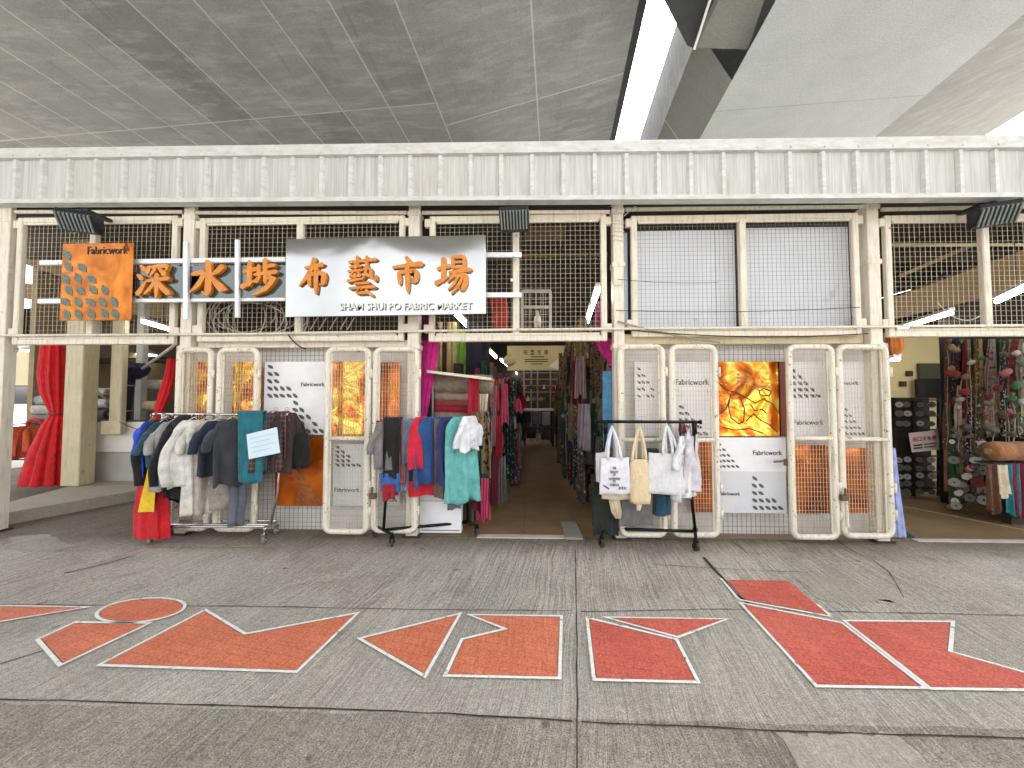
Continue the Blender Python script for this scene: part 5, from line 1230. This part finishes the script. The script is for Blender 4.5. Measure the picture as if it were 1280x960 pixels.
def aisle(a, b, side, zs, Ls, cols, n, sd, wr=(.2, .34)):
    rng = random.Random(sd); word = 'left' if side < 0 else 'right'; rname = ['top', 'upper', 'lower', 'bottom']
    for k, (zt, Lc) in enumerate(zip(zs, Ls)):
        for i in range(n):
            if side < 0 and k == 0 and i < 2: continue
            t = (i+.15+(.33*k) % 1)/n; t = t**1.25; p = a.lerp(b, t); cn = cols[(i*5+k*3+rng.randrange(4)) % len(cols)]
            pos = Vector((p.x+side*(.02+.10*rng.random()+(.05 if k == 0 else 0)), p.y, zt+rng.uniform(-.1, .1)))
            rot = R(rng.uniform(15, 60))*(1 if side < 0 else -1)
            sheet(pos, rng.uniform(*wr), Lc*rng.uniform(.75, 1.15), rot, tuple(x*rng.uniform(.75, 1.15) for x in NC[cn]), f'{cn} cloth, {rname[k]} row, {word} side of the aisle, {ORD[i]} from the entrance',
                  f'cloths hanging along the {word} side of the aisle', rng.choice([2.5, 3.5, 5]), rng.uniform(.025, .05), sd*100+k*20+i, .2, gather=rng.choice([0, .3, .6]),
                  mt=print_fabric(tuple(x*.8 for x in NC[cn]), NC[rng.choice(cols)], rng.choice([12, 20, 30])) if rng.random() < .45 else None)
aisle(L0, L1, -1, (1.98, 1.65, 1.25, .85), (.42, .48, .5, .55), lcols, 16, 3, (.14, .26))
aisle(R0, R1, 1, (2.42, 1.95, 1.5, .95), (.5, .5, .55, .8), rcols, 16, 4, (.12, .2))
for i, (l, r_, yt, yb, cn, Y) in enumerate(((588, 612, 515, 594, 'khaki', .28), (602, 622, 482, 560, 'rose', .9), (600, 612, 598, 650, 'pink', .2), (612, 624, 570, 630, 'maroon', .5), (590, 602, 480, 540, 'tan', .5), (618, 628, 520, 575, 'crimson', .9), (606, 616, 470, 520, 'green', .9), (622, 634, 570, 630, 'grey', 1.0), (632, 644, 490, 600, 'black', 1.6), (626, 636, 480, 530, 'pink', 1.4))):
    a, b = P(l, yb, Y), P(r_, yt, Y); sheet(((a.x+b.x)/2, Y, b.z), b.x-a.x, b.z-a.z, R(12), NC[cn], f'{cn} cloth hanging at the left mouth of the aisle, {ORD[i]} in the cluster', 'cloths at the left mouth of the aisle', 3, .03, 60+i, .2, gather=(.3 if i > 2 else .1), mt=print_fabric(NC[cn], NC[['black', 'cream', 'pink', 'green', 'brown'][i % 5]], 16) if i % 2 == 0 else None)
# stand of folded bolts left of the aisle
Ys_ = .62; t = thing('display_stand', 'grey metal stand holding folded fabric bolts left of the aisle', 'stand', P(570, 660, Ys_))
m = MB()
for px in (546, 594):
    for dy in (-.22, .22): m.tube([P(px, 480, Ys_)+Vector((0, dy, 0)), Vector((P(px, 480, Ys_).x, Ys_+dy, .01))], .016, 8)
m.box(X(545, Ys_), X(595, Ys_), Ys_-.24, Ys_+.24, Z(527, Ys_)-.02, Z(527, Ys_)); m.box(X(545, Ys_), X(595, Ys_), Ys_-.24, Ys_+.24, .3, .32)
m.build('stand_frame', plain('grey_steel', c(128, 126, 124), .4, .5), t)
for l, r_, py, rp, cc, lab in ((541, 616, 479, 12, c(150, 136, 118), 'bulky patterned grey brown bolt on top of the stand'), (543, 604, 495, 5, c(176, 150, 132), 'dusty beige bolt, second from the top on the stand'), (543, 602, 503, 4.5, c(150, 74, 70), 'terracotta bolt in the middle of the stand'),
     (543, 600, 510.5, 4.5, c(168, 28, 56), 'deep pink bolt, second from the bottom on the stand'), (543, 600, 519, 5, c(160, 138, 124), 'pale mauve bolt at the bottom of the stand')):
    roll(l, r_, py, rp, Ys_-.05, cc, lab, 'folded bolts on the stand by the aisle', 2)
m = MB(); m.bar(P(540, 466, Ys_-.2), P(616, 475, Ys_-.2), .5, .03); tag(m.build('pale_board', plain('pale_board', c(226, 212, 190), .7)), 'pale board lying over the bulky patterned bolt', 'board')
for i, (l, r_, yt, yb, cc, lab) in enumerate(((544, 553, 428, 466, c(170, 150, 110), 'khaki cloth panel next to the magenta curtain'), (553, 558, 428, 466, c(70, 26, 26), 'narrow dark red cloth panel above the stand'), (558, 571, 428, 468, c(160, 142, 96), 'ochre cloth panel above the stand'), (571, 582, 438, 466, c(92, 140, 30), 'bright green cloth panel above the stand'), (582, 612, 426, 470, c(24, 24, 40), 'navy black cloth panel above the stand'))):
    a, b = P(l, yb, 1.3), P(r_, yt, 1.3); sheet(((a.x+b.x)/2, 1.3+.01*i, b.z+.3), b.x-a.x, b.z-a.z+.35, 0, cc, lab, 'cloth panels above the stand', 2, .012, 90+i, 0)
column([(538, 426, 10), (535, 455, 9.5), (531, 490, 7.5), (527, 525, 5), (526, 545, 5)], .34, c(196, 32, 128), 'magenta curtain pulled aside at the left of the aisle', folds=8, amp=.14, seed=7, grp='magenta curtains of the aisle')
column([(755, 424, 13), (760, 438, 10), (765, 450, 6), (767, 458, 3)], .42, c(196, 32, 128), 'short magenta curtain end at the right of the aisle', folds=7, amp=.14, seed=8, grp='magenta curtains of the aisle')
column([(754, 378, 6), (752, 396, 8), (750, 422, 10)], .45, c(104, 20, 62), 'dark magenta cloth behind the mesh above the aisle', 'cloth', 'dark_cloth', .5, 6, .12, 9)
column([(762, 464, 7.5), (762, 500, 8), (763, 560, 8)], .32, c(88, 150, 190), 'light blue hanging cloth beside the tote bag rack', 'cloth', 'blue_cloth', .35, 6, .12, 10)
column([(622, 372, 10), (626, 392, 9), (626, 414, 8)], .8, c(170, 50, 40), 'red cloth behind the mesh beside the right end of the silver sign', 'cloth', 'red_cloth', .5, 6, .12, 11)
column([(536, 398, 8), (540, 414, 9), (541, 424, 9)], .5, c(120, 24, 62), 'dark pink cloth behind the mesh above the magenta curtain', 'cloth', 'pink_cloth', .5, 6, .12, 12)
a, b = P(526, 660, .12), P(578, 617, .12); m = MB(); m.box(a.x, b.x, .06, .17, .02, b.z); o = tag(m.build('white_box', M['paper'], None, bevel=.006), 'white box standing low behind the middle rack', 'box'); m = MB(); m.box(a.x+.02, b.x-.02, .052, .0595, .05, .056); m.box(a.x-.003, b.x+.003, .057, .172, b.z-.07, b.z-.066); m.build('lid_seam', M['greyprint'], o)
# far aisle sign
Yg = 4.2; a, b = P(634, 463, Yg), P(713, 432, Yg); t = thing('hanging_sign', 'tan hanging sign with a row of dark characters across the far aisle', 'sign', ((a.x+b.x)/2, Yg, a.z))
m = MB(); m.box(a.x, b.x, Yg, Yg+.02, a.z, b.z); m.build('board', plain('tan_sign', c(206, 186, 140), .7, var=.1, scale=2), t)
m = MB(); m.prism([P(698, 462.5, Yg-.006), P(712.7, 462.5, Yg-.006), P(712.7, 447, Yg-.006), P(706, 441, Yg-.006), P(697, 449, Yg-.006), P(686, 458, Yg-.006)], (0, .004, 0)); m.build('pale_shape', plain('pale_sign', c(240, 230, 196), .7), t)
for i, ch in enumerate('布藝市場'):
    p = P(654.5+8.5*i, 444, Yg); q = P(659.5+8.5*i, 437, Yg); lettering(ch, (p.x, Yg-.001, p.z), q.x-p.x, q.z-p.z, .004, plain('brown_ink2', c(70, 48, 24), .7), t, .012)
m = MB()
for l, r_, py in ((664, 680, 446), (656, 685, 449.5), (656, 685, 452), (664, 678, 455)): m.bar(P(l, py, Yg-.004), P(r_, py, Yg-.004), .004, .02)
m.build('small_lines', plain('brown_ink2', c(70, 48, 24), .7), t)
m = MB(); m.tube([(a.x+.1, Yg+.01, b.z), (a.x+.1, Yg+.01, 3.84)], .008, 6); m.tube([(b.x-.1, Yg+.01, b.z), (b.x-.1, Yg+.01, 3.84)], .008, 6); m.build_each('chain', M['dark2'], t)
p = P(637, 450, 3.2); m = MB(); m.tube([(p.x, p.y, p.z-.12), (p.x, p.y, p.z-.06), (p.x, p.y, p.z+.02), (p.x, p.y, p.z+.1)], [.04, .12, .13, .05], 14); tag(m.build('straw_hat', fabric(c(214, 188, 140)), None, True), 'round straw coloured hat hanging left of the far sign', 'hat')
# end of aisle
Ye = 8.6; t = thing('shop_table', 'white topped table at the far end of the aisle', 'table', P(676, 556, Ye))
m = MB(); a, b = P(654, 512, Ye), P(692, 508, Ye); m.box(a.x, b.x, Ye-.4, Ye+.4, a.z-.03, a.z+.03); m.build('table_top', M['white'], t)
for sx in (a.x+.05, b.x-.05):
    for dy in (-.35, .35): m = MB(); m.box(sx-.03, sx+.03, Ye+dy-.03, Ye+dy+.03, .01, a.z-.03); m.build('leg', M['dark2'], t)
m = MB(); m.box(a.x+.05, b.x-.05, Ye-.3, Ye+.3, .55, .58); m.build('shelf', M['dark2'], t)
for i, (l, r_, yt, yb, cc) in enumerate(((656, 664, 515, 528, c(44, 40, 48)), (666, 676, 514, 530, c(126, 112, 140)), (678, 688, 515, 532, c(170, 164, 176)), (658, 670, 534, 548, c(60, 56, 60)), (676, 688, 536, 550, c(90, 84, 92)))):
    a, b = P(l, yb, Ye-.42), P(r_, yt, Ye-.42); m = MB(); m.box(a.x, b.x, Ye-.42, Ye-.1, max(.02, a.z), b.z); tag(m.build('cloth_parcel', fabric(cc), None, bevel=.02), f'folded cloth parcel at the far table, {ORD[i]} counted from upper left', 'parcel', 'parcels at the far table')
Yr2 = 9.6; t = thing('shop_shelf', 'dark shelf rack with small goods beyond the far table', 'shelf', P(680, 550, Yr2))
m = MB()
for px in (655, 664, 672, 688, 702): m.bar(P(px, 463, Yr2), P(px, 556, Yr2), .05)
for py in (466, 474, 482, 490, 498): m.bar(P(652, py, Yr2-.03), P(705, py, Yr2-.03), .04, .03)
m.build('rack_frame', plain('grey_steel2', c(150, 138, 116), .5, .3), t)
rr2 = random.Random(9); names = {'red': c(190, 50, 44), 'cream': c(214, 200, 170), 'grey': c(120, 116, 112), 'orange': c(200, 110, 50), 'black': c(30, 28, 28)}
for i in range(12):
    cn = rr2.choice(list(names)); px = 656+4*i; py = 501 if i % 2 else 486; p = P(px, py, Yr2-.1); w_ = rr2.uniform(.04, .06); m = MB(); m.box(p.x-w_, p.x+w_, p.y-.05, p.y+.05, p.z, p.z+rr2.uniform(.06, .12)); m.box(p.x-w_*.4, p.x+w_*.4, p.y-.03, p.y+.03, p.z+.05, p.z+.15)
    tag(m.build('goods_box', fabric(names[cn])), f'small {cn} parcel on the far shelf rack, {ORD[i]} from the left', 'parcel', 'parcels on the far shelf rack')
# cage and bottle above the aisle
Yc = 1.3; t = thing('wire_cage', 'grey framed cage on a shelf behind the mesh above the aisle', 'cage', P(670, 414, Yc)); m = MB()
for px in (653, 688): m.bar(P(px, 364, Yc), P(px, 415, Yc), .04)
for py in (364, 384, 412): m.bar(P(653, py, Yc), P(688, py, Yc), .04)
m.build('cage_frame', M['tilewall'], t); m = MB(); grid(m, X(653, Yc), X(688, Yc), Z(412, Yc), Z(364, Yc), Yc+.02, .09, .12, .008); m.build('cage_wire', M['wire'], t)
p = P(672, 402, Yc+.15); m = MB(); m.tube([(p.x, p.y, p.z-.08), (p.x, p.y, p.z), (p.x, p.y, p.z+.07), (p.x, p.y, p.z+.1), (p.x, p.y, p.z+.16)], [.05, .055, .05, .02, .02], 14); tag(m.build('bottle', M['white'], None, True), 'white bottle standing inside the grey cage above the aisle', 'bottle')
m = MB(); m.bar(P(640, 417, Yc), P(760, 417, Yc), .4, .03); tag(m.build('cage_shelf', M['duct']), 'tan shelf carrying the grey cage above the aisle', 'shelf')
# ---- right bay
Yk = 3.2; m = MB(); m.box(X(1112, Yk), X(1215, Yk), Yk, Yk+.1, 0, 2.75); o = tag(m.build('interior_wall', plain('lit_plaster', c(226, 206, 156), .85, var=.06, scale=2)), 'cream wall at the back of the right bay', 'wall')
m = MB(); m.box(X(1146, Yk), X(1205, Yk), Yk-.06, Yk-.02, Z(497, Yk), Z(456, Yk)); tag(m.build('green_board', plain('green_board', c(74, 72, 50), .7)), 'dark green board fixed on the cream wall of the right bay', 'board')
m = MB(); m.box(X(1138, Yk), X(1173, Yk), Yk-.14, Yk-.07, Z(497, Yk), Z(475, Yk)); tag(m.build('black_screen', plain('black_screen', c(14, 12, 12), .4), None, bevel=.01), 'black box below the dark green board in the right bay', 'box')
for i, (px, py) in enumerate(((1136, 467), (1128, 480))):
    p = P(px, py, Yk-.02); m = MB(); m.box(p.x-.05, p.x+.05, p.y-.03, p.y+.01, p.z-.05, p.z+.05); m.box(p.x-.025, p.x+.025, p.y-.04, p.y-.03, p.z-.025, p.z+.025); tag(m.build('wall_switch', plain('brown_plate', c(84, 40, 30), .6)), ('upper' if i == 0 else 'lower')+' small brown switch box on the cream wall of the right bay', 'switch')
column([(1118, 420, 9), (1119, 434, 10), (1118, 444, 6)], 1.0, c(190, 110, 40), 'orange brown cloth bag hanging beside the rightmost gate top', 'bag', 'orange_bag', .6, 5, .1, 13)
column([(1116, 560, 3), (1118, 600, 5), (1121, 640, 7), (1123, 671, 9)], .12, c(150, 160, 206), 'lilac blue cloth hanging to the ground beside the rightmost gate', 'cloth', 'lilac_cloth', .4, 7, .16, 14)
column([(1117, 660, 9), (1122, 667, 16), (1124, 675, 14)], .2, c(30, 66, 62), 'dark teal cloth heap on the ground behind the lilac blue cloth', 'cloth', 'teal_heap', .6, 5, .2, 15)
Ya = 1.9; t = thing('spool_rack', 'dark upright rack of thread spools in the right bay', 'rack', P(1148, 650, Ya)); m = MB()
for px in (1119, 1142, 1174): m.bar(P(px, 497, Ya+.12), P(px, 655, Ya+.12), .04)
for py in (500, 520, 537, 570, 590, 610, 630, 648): m.bar(P(1119, py, Ya+.1), P(1174, py, Ya+.1), .03, .02)
m.box(X(1119, Ya), X(1174, Ya), Ya+.16, Ya+.18, .05, Z(497, Ya)); m.build('rack_frame', M['dark'], t)
def spool(px, py, rp, Y, rim, lab, grp, hub=c(214, 208, 200), seg=16):
    hub = tuple(x*.75 for x in hub)
    p = P(px, py, Y); r_ = (P(px, py-rp, Y)-p).length; d = (p-CAM); d.z = 0; d.normalize(); m = MB(); m.disc(p+d*.04, d, r_*.86, .075, seg, r_*.2); o = tag(m.build('thread_spool', fabric(rim), None, False), lab, 'spool', grp)
    m = MB(); m.disc(p-d*.004, d, r_, .01, seg, r_*.22); m.build('flange', plain('spool_end', hub, .5), o)
    m = MB(); m.disc(p+d*.015, d, r_*.2, .03, 10); m.build('core', M['blackprint'], o)
sc = [('maroon', c(120, 34, 40)), ('brown', c(120, 80, 50)), ('navy', c(40, 44, 90)), ('black', c(34, 32, 34)), ('grey', c(140, 136, 134)), ('olive', c(100, 96, 50)), ('pink', c(190, 110, 110))]
rs = random.Random(12); cnt = {}
for col_i, px in enumerate((1124, 1134, 1150, 1165)):
    for row_i, py in enumerate((506, 517, 530, 575, 585, 595, 605, 615, 627, 638)):
        n_, cc = sc[(col_i*3+row_i*2+rs.randrange(2)) % len(sc)]; hub = c(176, 168, 164) if rs.random() < .45 else c(92, 84, 80)
        spool(px+rs.uniform(-1, 1), py+rs.uniform(-.8, .8), rs.uniform(3.2, 4.2), Ya, cc, f'{n_} thread spool, {ORD[row_i]} from the top in the {ORD[col_i]} column of the spool rack', 'thread spools on the dark rack', hub)
cs = [P(1136, 541.5, 1.72), P(1172, 537.5, 1.72), P(1175.5, 562, 1.7), P(1140, 565.5, 1.7)]; m = MB(); m.prism(cs, (0, .006, 0)); o = tag(m.build('paper_sign', plain('pink_paper', c(214, 196, 190), .7, var=.05), None), 'pale paper sign with red characters on the spool rack', 'sign')
ri = plain('red_ink', c(178, 60, 70), .7)
for i, ch in enumerate('出口大市場'):
    p = P(1140.5+6.1*i, 552-.6*i, 1.712); q = P(1145+6.1*i, 546.5-.6*i, 1.712); lettering(ch, (p.x, 1.706, p.z), q.x-p.x, q.z-p.z, .003, ri, o, .02)
m = MB()
for l, py in ((1142, 557), (1142, 560.5)): m.bar(P(l, py, 1.70), P(l+11, py-1, 1.70), .003, .022); m.bar(P(l+13, py-1.5, 1.70), P(l+28, py-3, 1.70), .003, .016)
m.build('small_lines', M['blackprint'], o)
# hanging trimmings along the right side: gathered bundles, ribbons, spools
tc = [(n_, tuple(x*.85 for x in v_)) for n_, v_ in [('khaki', c(132, 116, 84)), ('olive', c(84, 84, 48)), ('brown', c(96, 66, 44)), ('grey', c(120, 114, 108)), ('black', c(30, 28, 30)), ('green', c(44, 110, 60)), ('maroon', c(112, 30, 44)), ('tan', c(160, 128, 84)), ('beige', c(196, 178, 146)), ('dark green', c(34, 62, 46)), ('navy', c(38, 36, 66))]]
seq = [(1188, 424, 548, 5, 0), (1194, 426, 560, 5, 7), (1200, 424, 480, 6, 1), (1203, 470, 545, 5, 3), (1210, 426, 500, 6, 10), (1213, 495, 548, 6, 6), (1218, 424, 470, 6, 9), (1224, 468, 540, 4, 4), (1227, 426, 520, 5, 2), (1236, 424, 500, 6, 4), (1241, 470, 545, 6, 7), (1246, 424, 490, 6, 5), (1252, 425, 520, 6, 9), (1258, 424, 470, 6, 5), (1264, 460, 545, 6, 6), (1270, 424, 480, 6, 4)]
for i, (px, yt, yb, hw, ci) in enumerate(seq):
    Y = 1.5-(px-1188)/92*.75; nm, cc = tc[ci]
    column([(px, yt, hw*.55), (px+.5, yt*.6+yb*.4, hw), (px, yb, hw*.8)], Y, cc, f'{nm} trimming bundle in the right bay, {ORD[i]} from the left', 'trimming', 'trimming_bundle', .8, 5+i % 4, .3, 200+i, grp='trimming bundles hanging in the right bay', mt=print_fabric(tuple(x*.7 for x in cc), tc[(ci*3+i) % len(tc)][1], 9+4*(i % 3)) if i % 3 else None)
for i, (px, yt, yb, hw, ci) in enumerate(((1276, 424, 545, 6, 9), (1284, 424, 548, 7, 7), (1292, 424, 548, 7, 2), (1181, 500, 640, 5, 4), (1189, 555, 640, 5, 4), (1199, 545, 642, 5, 3))):
    Y = 1.5-(px-1188)/92*.75; nm, cc = tc[ci]
    column([(px, yt, hw*.55), (px+.5, yt*.6+yb*.4, hw), (px, yb, hw*.8)], Y+.1, cc, f'{nm} trimming bundle behind the front ones in the right bay, {ORD[i]} of six', 'trimming', 'trimming_bundle', .8, 6, .24, 300+i, grp='rear trimming bundles in the right bay')
rw = random.Random(31)
for i in range(14):
    px = 1187+i*6.8+rw.uniform(-2, 2); Y = 1.3-(px-1188)/92*.75; yt, yb = 426+rw.uniform(0, 100), rw.uniform(520, 640); nm, cc = rw.choice([('cream', c(206, 194, 172)), ('white', c(220, 216, 210)), ('pink', c(190, 130, 132)), ('tan', c(150, 120, 84))])
    cc = tuple(x*.6 for x in cc); a, b = P(px, yt, Y), P(px+rw.uniform(-2, 2), yb, Y); m = MB(); pts = [a.lerp(b, k/10)+Vector((.012*math.sin(k*1.7+i), .012*math.cos(k*1.3+i), 0)) for k in range(11)]
    m.tube(pts, rw.uniform(.003, .006), 6); tag(m.build('hanging_ribbon', fabric(cc), None, True), f'{nm} ribbon hanging in the right bay, {ORD[i]} from the left', 'ribbon', 'ribbons in the right bay')
for i, (px, py, rp, nm, hub) in enumerate(((1229, 576, 5.5, 'white', c(222, 220, 216)), (1229, 588, 5.5, 'pale', c(200, 198, 196)), (1229, 613, 5.5, 'cream', c(212, 204, 190)), (1230, 625, 6, 'bright white', c(232, 230, 228)), (1222, 603, 6, 'red', c(170, 40, 40)), (1240, 612, 7, 'beige', c(190, 178, 160)), (1216, 590, 6, 'grey', c(120, 116, 112)),
     (1192, 575, 5, 'dim', c(110, 106, 100)), (1193, 603, 5.5, 'silver', c(160, 156, 152)), (1203, 610, 6, 'brown', c(110, 84, 70)), (1212, 622, 5, 'dusty', c(130, 122, 116)), (1195, 632, 5, 'pale grey', c(150, 146, 142)), (1250, 625, 5, 'tan', c(150, 120, 90)), (1208, 572, 5, 'black', c(44, 42, 42)))):
    spool(px, py, rp, .95, tc[i % len(tc)][1], f'{nm} ended spool standing under the trimmings, {ORD[i]} of fourteen', 'loose spools under the trimmings', hub)
a, b = P(1181, 500, 1.85), P(1300, 500, 1.05); m = MB(); m.prism([(a.x, a.y, .02), (b.x, b.y, .02), (b.x, b.y+.05, .02), (a.x, a.y+.05, .02)], (0, 0, 2.98)); tag(m.build('stall_partition', plain('black_back', c(30, 28, 28), .9)), 'black back board behind the hanging trimmings', 'wall')
roll(1236, 1300, 564, 12, .62, c(150, 100, 58), 'thick brown roll lying across the right bay', 'rolls in the right bay')
m = MB(); a, b = P(1234, 578, .62), P(1300, 578, .62); m.box(a.x+.25, b.x+1.2, .62, .72, .0045, a.z-.01); m.box(a.x-.02, b.x+1.2, .54, .74, a.z-.0099, a.z+.004); tag(m.build('display_bench', M['dark'], None), 'dark bench under the thick brown roll hidden by hanging cloths', 'bench')
for i, (l, r_, yt, yb, cc, lab) in enumerate(((1234, 1246, 580, 634, c(96, 60, 44), 'brown cloth under the left end of the thick brown roll'), (1246, 1257, 581, 614, c(214, 200, 176), 'cream cloth under the thick brown roll'), (1256, 1268, 580, 638, c(28, 110, 124), 'teal cloth under the thick brown roll'), (1267, 1284, 579, 640, c(110, 22, 44), 'maroon cloth under the thick brown roll'), (1282, 1298, 580, 640, c(60, 50, 52), 'dark cloth under the right end of the thick brown roll'))):
    a, b = P(l, yb+6, .53), P(r_+2, yt, .53); sheet(((a.x+b.x)/2, .515, b.z), b.x-a.x, b.z-a.z, 0, cc, lab, 'cloths under the brown roll', 2, .02, 400+i, .1)

rq = random.Random(77)
pc = [('cream', c(196, 184, 160)), ('tan', c(150, 120, 84)), ('white', c(206, 202, 196)), ('green', c(50, 110, 66)), ('maroon', c(120, 34, 46)), ('red', c(170, 36, 42)), ('grey', c(120, 116, 112)), ('brown', c(104, 74, 48)), ('pink', c(180, 110, 112))]
for i in range(60):
    px = 1187+rq.random()*98; py = 432+rq.random()*205
    if 1230 < px and 545 < py: continue
    Y = 1.22-(px-1188)/92*.75; nm, cc = pc[rq.randrange(len(pc))]; p = P(px, py, Y); r_ = rq.uniform(.018, .045); cc = tuple(x*.62 for x in cc); m = MB(); K = 7
    ax = Vector((rq.uniform(-1, 1), rq.uniform(-.4, .4), rq.uniform(-.5, .5))).normalized(); L_ = r_*rq.uniform(.8, 1.9)
    m.tube([p-ax*L_, p-ax*L_*.6, p, p+ax*L_*.6, p+ax*L_], [r_*.5, r_*.95, r_, r_*.95, r_*.5], 12)
    hgt = ['top', 'upper', 'middle', 'lower', 'bottom'][min(4, int((py-432)/41))]
    tag(m.build('trimming_roll', fabric(cc), None, True), f'small {nm} roll among the {hgt} trimmings of the right bay, {i//12*12 and ORD[i//12] or "first"} batch, {ORD[i % 12]} roll', 'roll', 'small rolls among the trimmings')
for i in range(64):
    px = 703+66*((i*.618) % 1); fr = (px-703)/66; top = 428+(i % 4)*(46+10*fr)+rq.uniform(-8, 14); yb = min(590+72*fr, top+rq.uniform(45, 95)); top = min(top, yb-30); Y = .4+(768-px)/64*1.7+rq.uniform(-.1, .1)
    cn = rcols[(i*5) % len(rcols)]; cn2 = rcols[(i*7+3) % len(rcols)]; hw = rq.uniform(3.5, 7)*(1 if px > 730 else .6)
    column([(px-rq.uniform(-3, 3), top, hw*.5), (px, top*.6+yb*.4, hw), (px+rq.uniform(-3, 3), yb, hw*rq.uniform(.4, 1))], Y, NC[cn], f'{cn} scarf bundle right of the aisle mouth, {["top", "upper", "lower", "bottom"][i % 4]} tier, {ORD[i//4]} of its tier', 'scarf', 'scarf_bundle', .8, rq.choice([4, 5, 7]), .3, 500+i,
           mt=print_fabric(tuple(x*.8 for x in NC[cn]), tuple(x*.8 for x in NC[cn2]), rq.choice([8, 14, 22])), grp='scarf bundles at the right of the aisle mouth')
lc2 = ['maroon', 'pink', 'green', 'black', 'khaki', 'rose', 'grey', 'cream', 'crimson', 'purple', 'brown', 'navy']
for i in range(48):
    t_ = (i*.618) % 1; px = 600+50*t_; py = 470+t_*12+rq.uniform(0, 150)*(1-.35*t_); Y = .35+t_*2.6+rq.uniform(-.1, .1); cn = lc2[(i*5) % 12]; cn2 = lc2[(i*7+2) % 12]
    w_ = rq.uniform(.1, .22); L_ = rq.uniform(.22, .5); p = P(px, py, Y)
    sheet((p.x, p.y, p.z), w_, L_, R(rq.uniform(-10, 50)), NC[cn], f'small {cn} cloth on the left of the aisle mouth, {"upper" if py < 530 else "lower"} tier, {ORD[i//3 % 16]} {["front", "middle", "rear"][i % 3]} one', 'small cloths at the left of the aisle mouth', rq.choice([1.5, 2.5, 4]), .03, 700+i, .3,
          gather=rq.choice([0, .3, .5]), mt=print_fabric(NC[cn], NC[cn2], rq.choice([14, 22, 34])) if i % 2 else None)

for i in range(48):
    t_ = (i*.618) % 1; px = 1183+t_*100; top = 424+(i % 3)*55+rq.uniform(0, 14)*(i % 3 > 0); yb = min(546 if px > 1230 else 642, top+rq.uniform(60, 130)); ci = (i*5+2) % len(tc); cj = (i*7+4) % len(pc); hw = rq.uniform(2.5, 5.5); Y = 1.36-(px-1188)/92*.75
    column([(px, top, hw*.5), (px+rq.uniform(-2, 2), top*.5+yb*.5, hw), (px+rq.uniform(-2, 2), yb, hw*rq.uniform(.4, 1))], Y, tc[ci][1], f'narrow {tc[ci][0]} tassel in the right bay, {["upper", "middle", "lower"][i % 3]} tier, {ORD[i//3]}, {pc[cj][0]} specks', 'tassel', 'hanging_tassel', .8, rq.choice([4, 5, 7]), .3, 900+i,
           mt=print_fabric(tc[ci][1], tuple(x*.8 for x in pc[cj][1]), rq.choice([12, 20, 30])), grp='tassels hanging in the right bay')
for i in range(18):
    px = 1190+(i*.618 % 1)*42; py = 552+(i*.377 % 1)*84; nm, cc = pc[(i*4) % len(pc)]
    spool(px, py, rq.uniform(2.6, 4), 1.0-(px-1188)/92*.5, cc, f'{nm} bobbin low in the right bay, {ORD[i % 16]} of its batch, {"first" if i < 16 else "second"} lot', 'bobbins low in the right bay', tuple(x*1.1 for x in cc) if i % 2 else c(200, 196, 190))
tube_lamp(G(662, 484, 2.62), G(668, 489, 2.62), 'lit tube farthest down the left side of the aisle'); tube_lamp(G(709, 480, 2.75), G(704, 488, 2.75), 'lit tube farthest down the right side of the aisle')
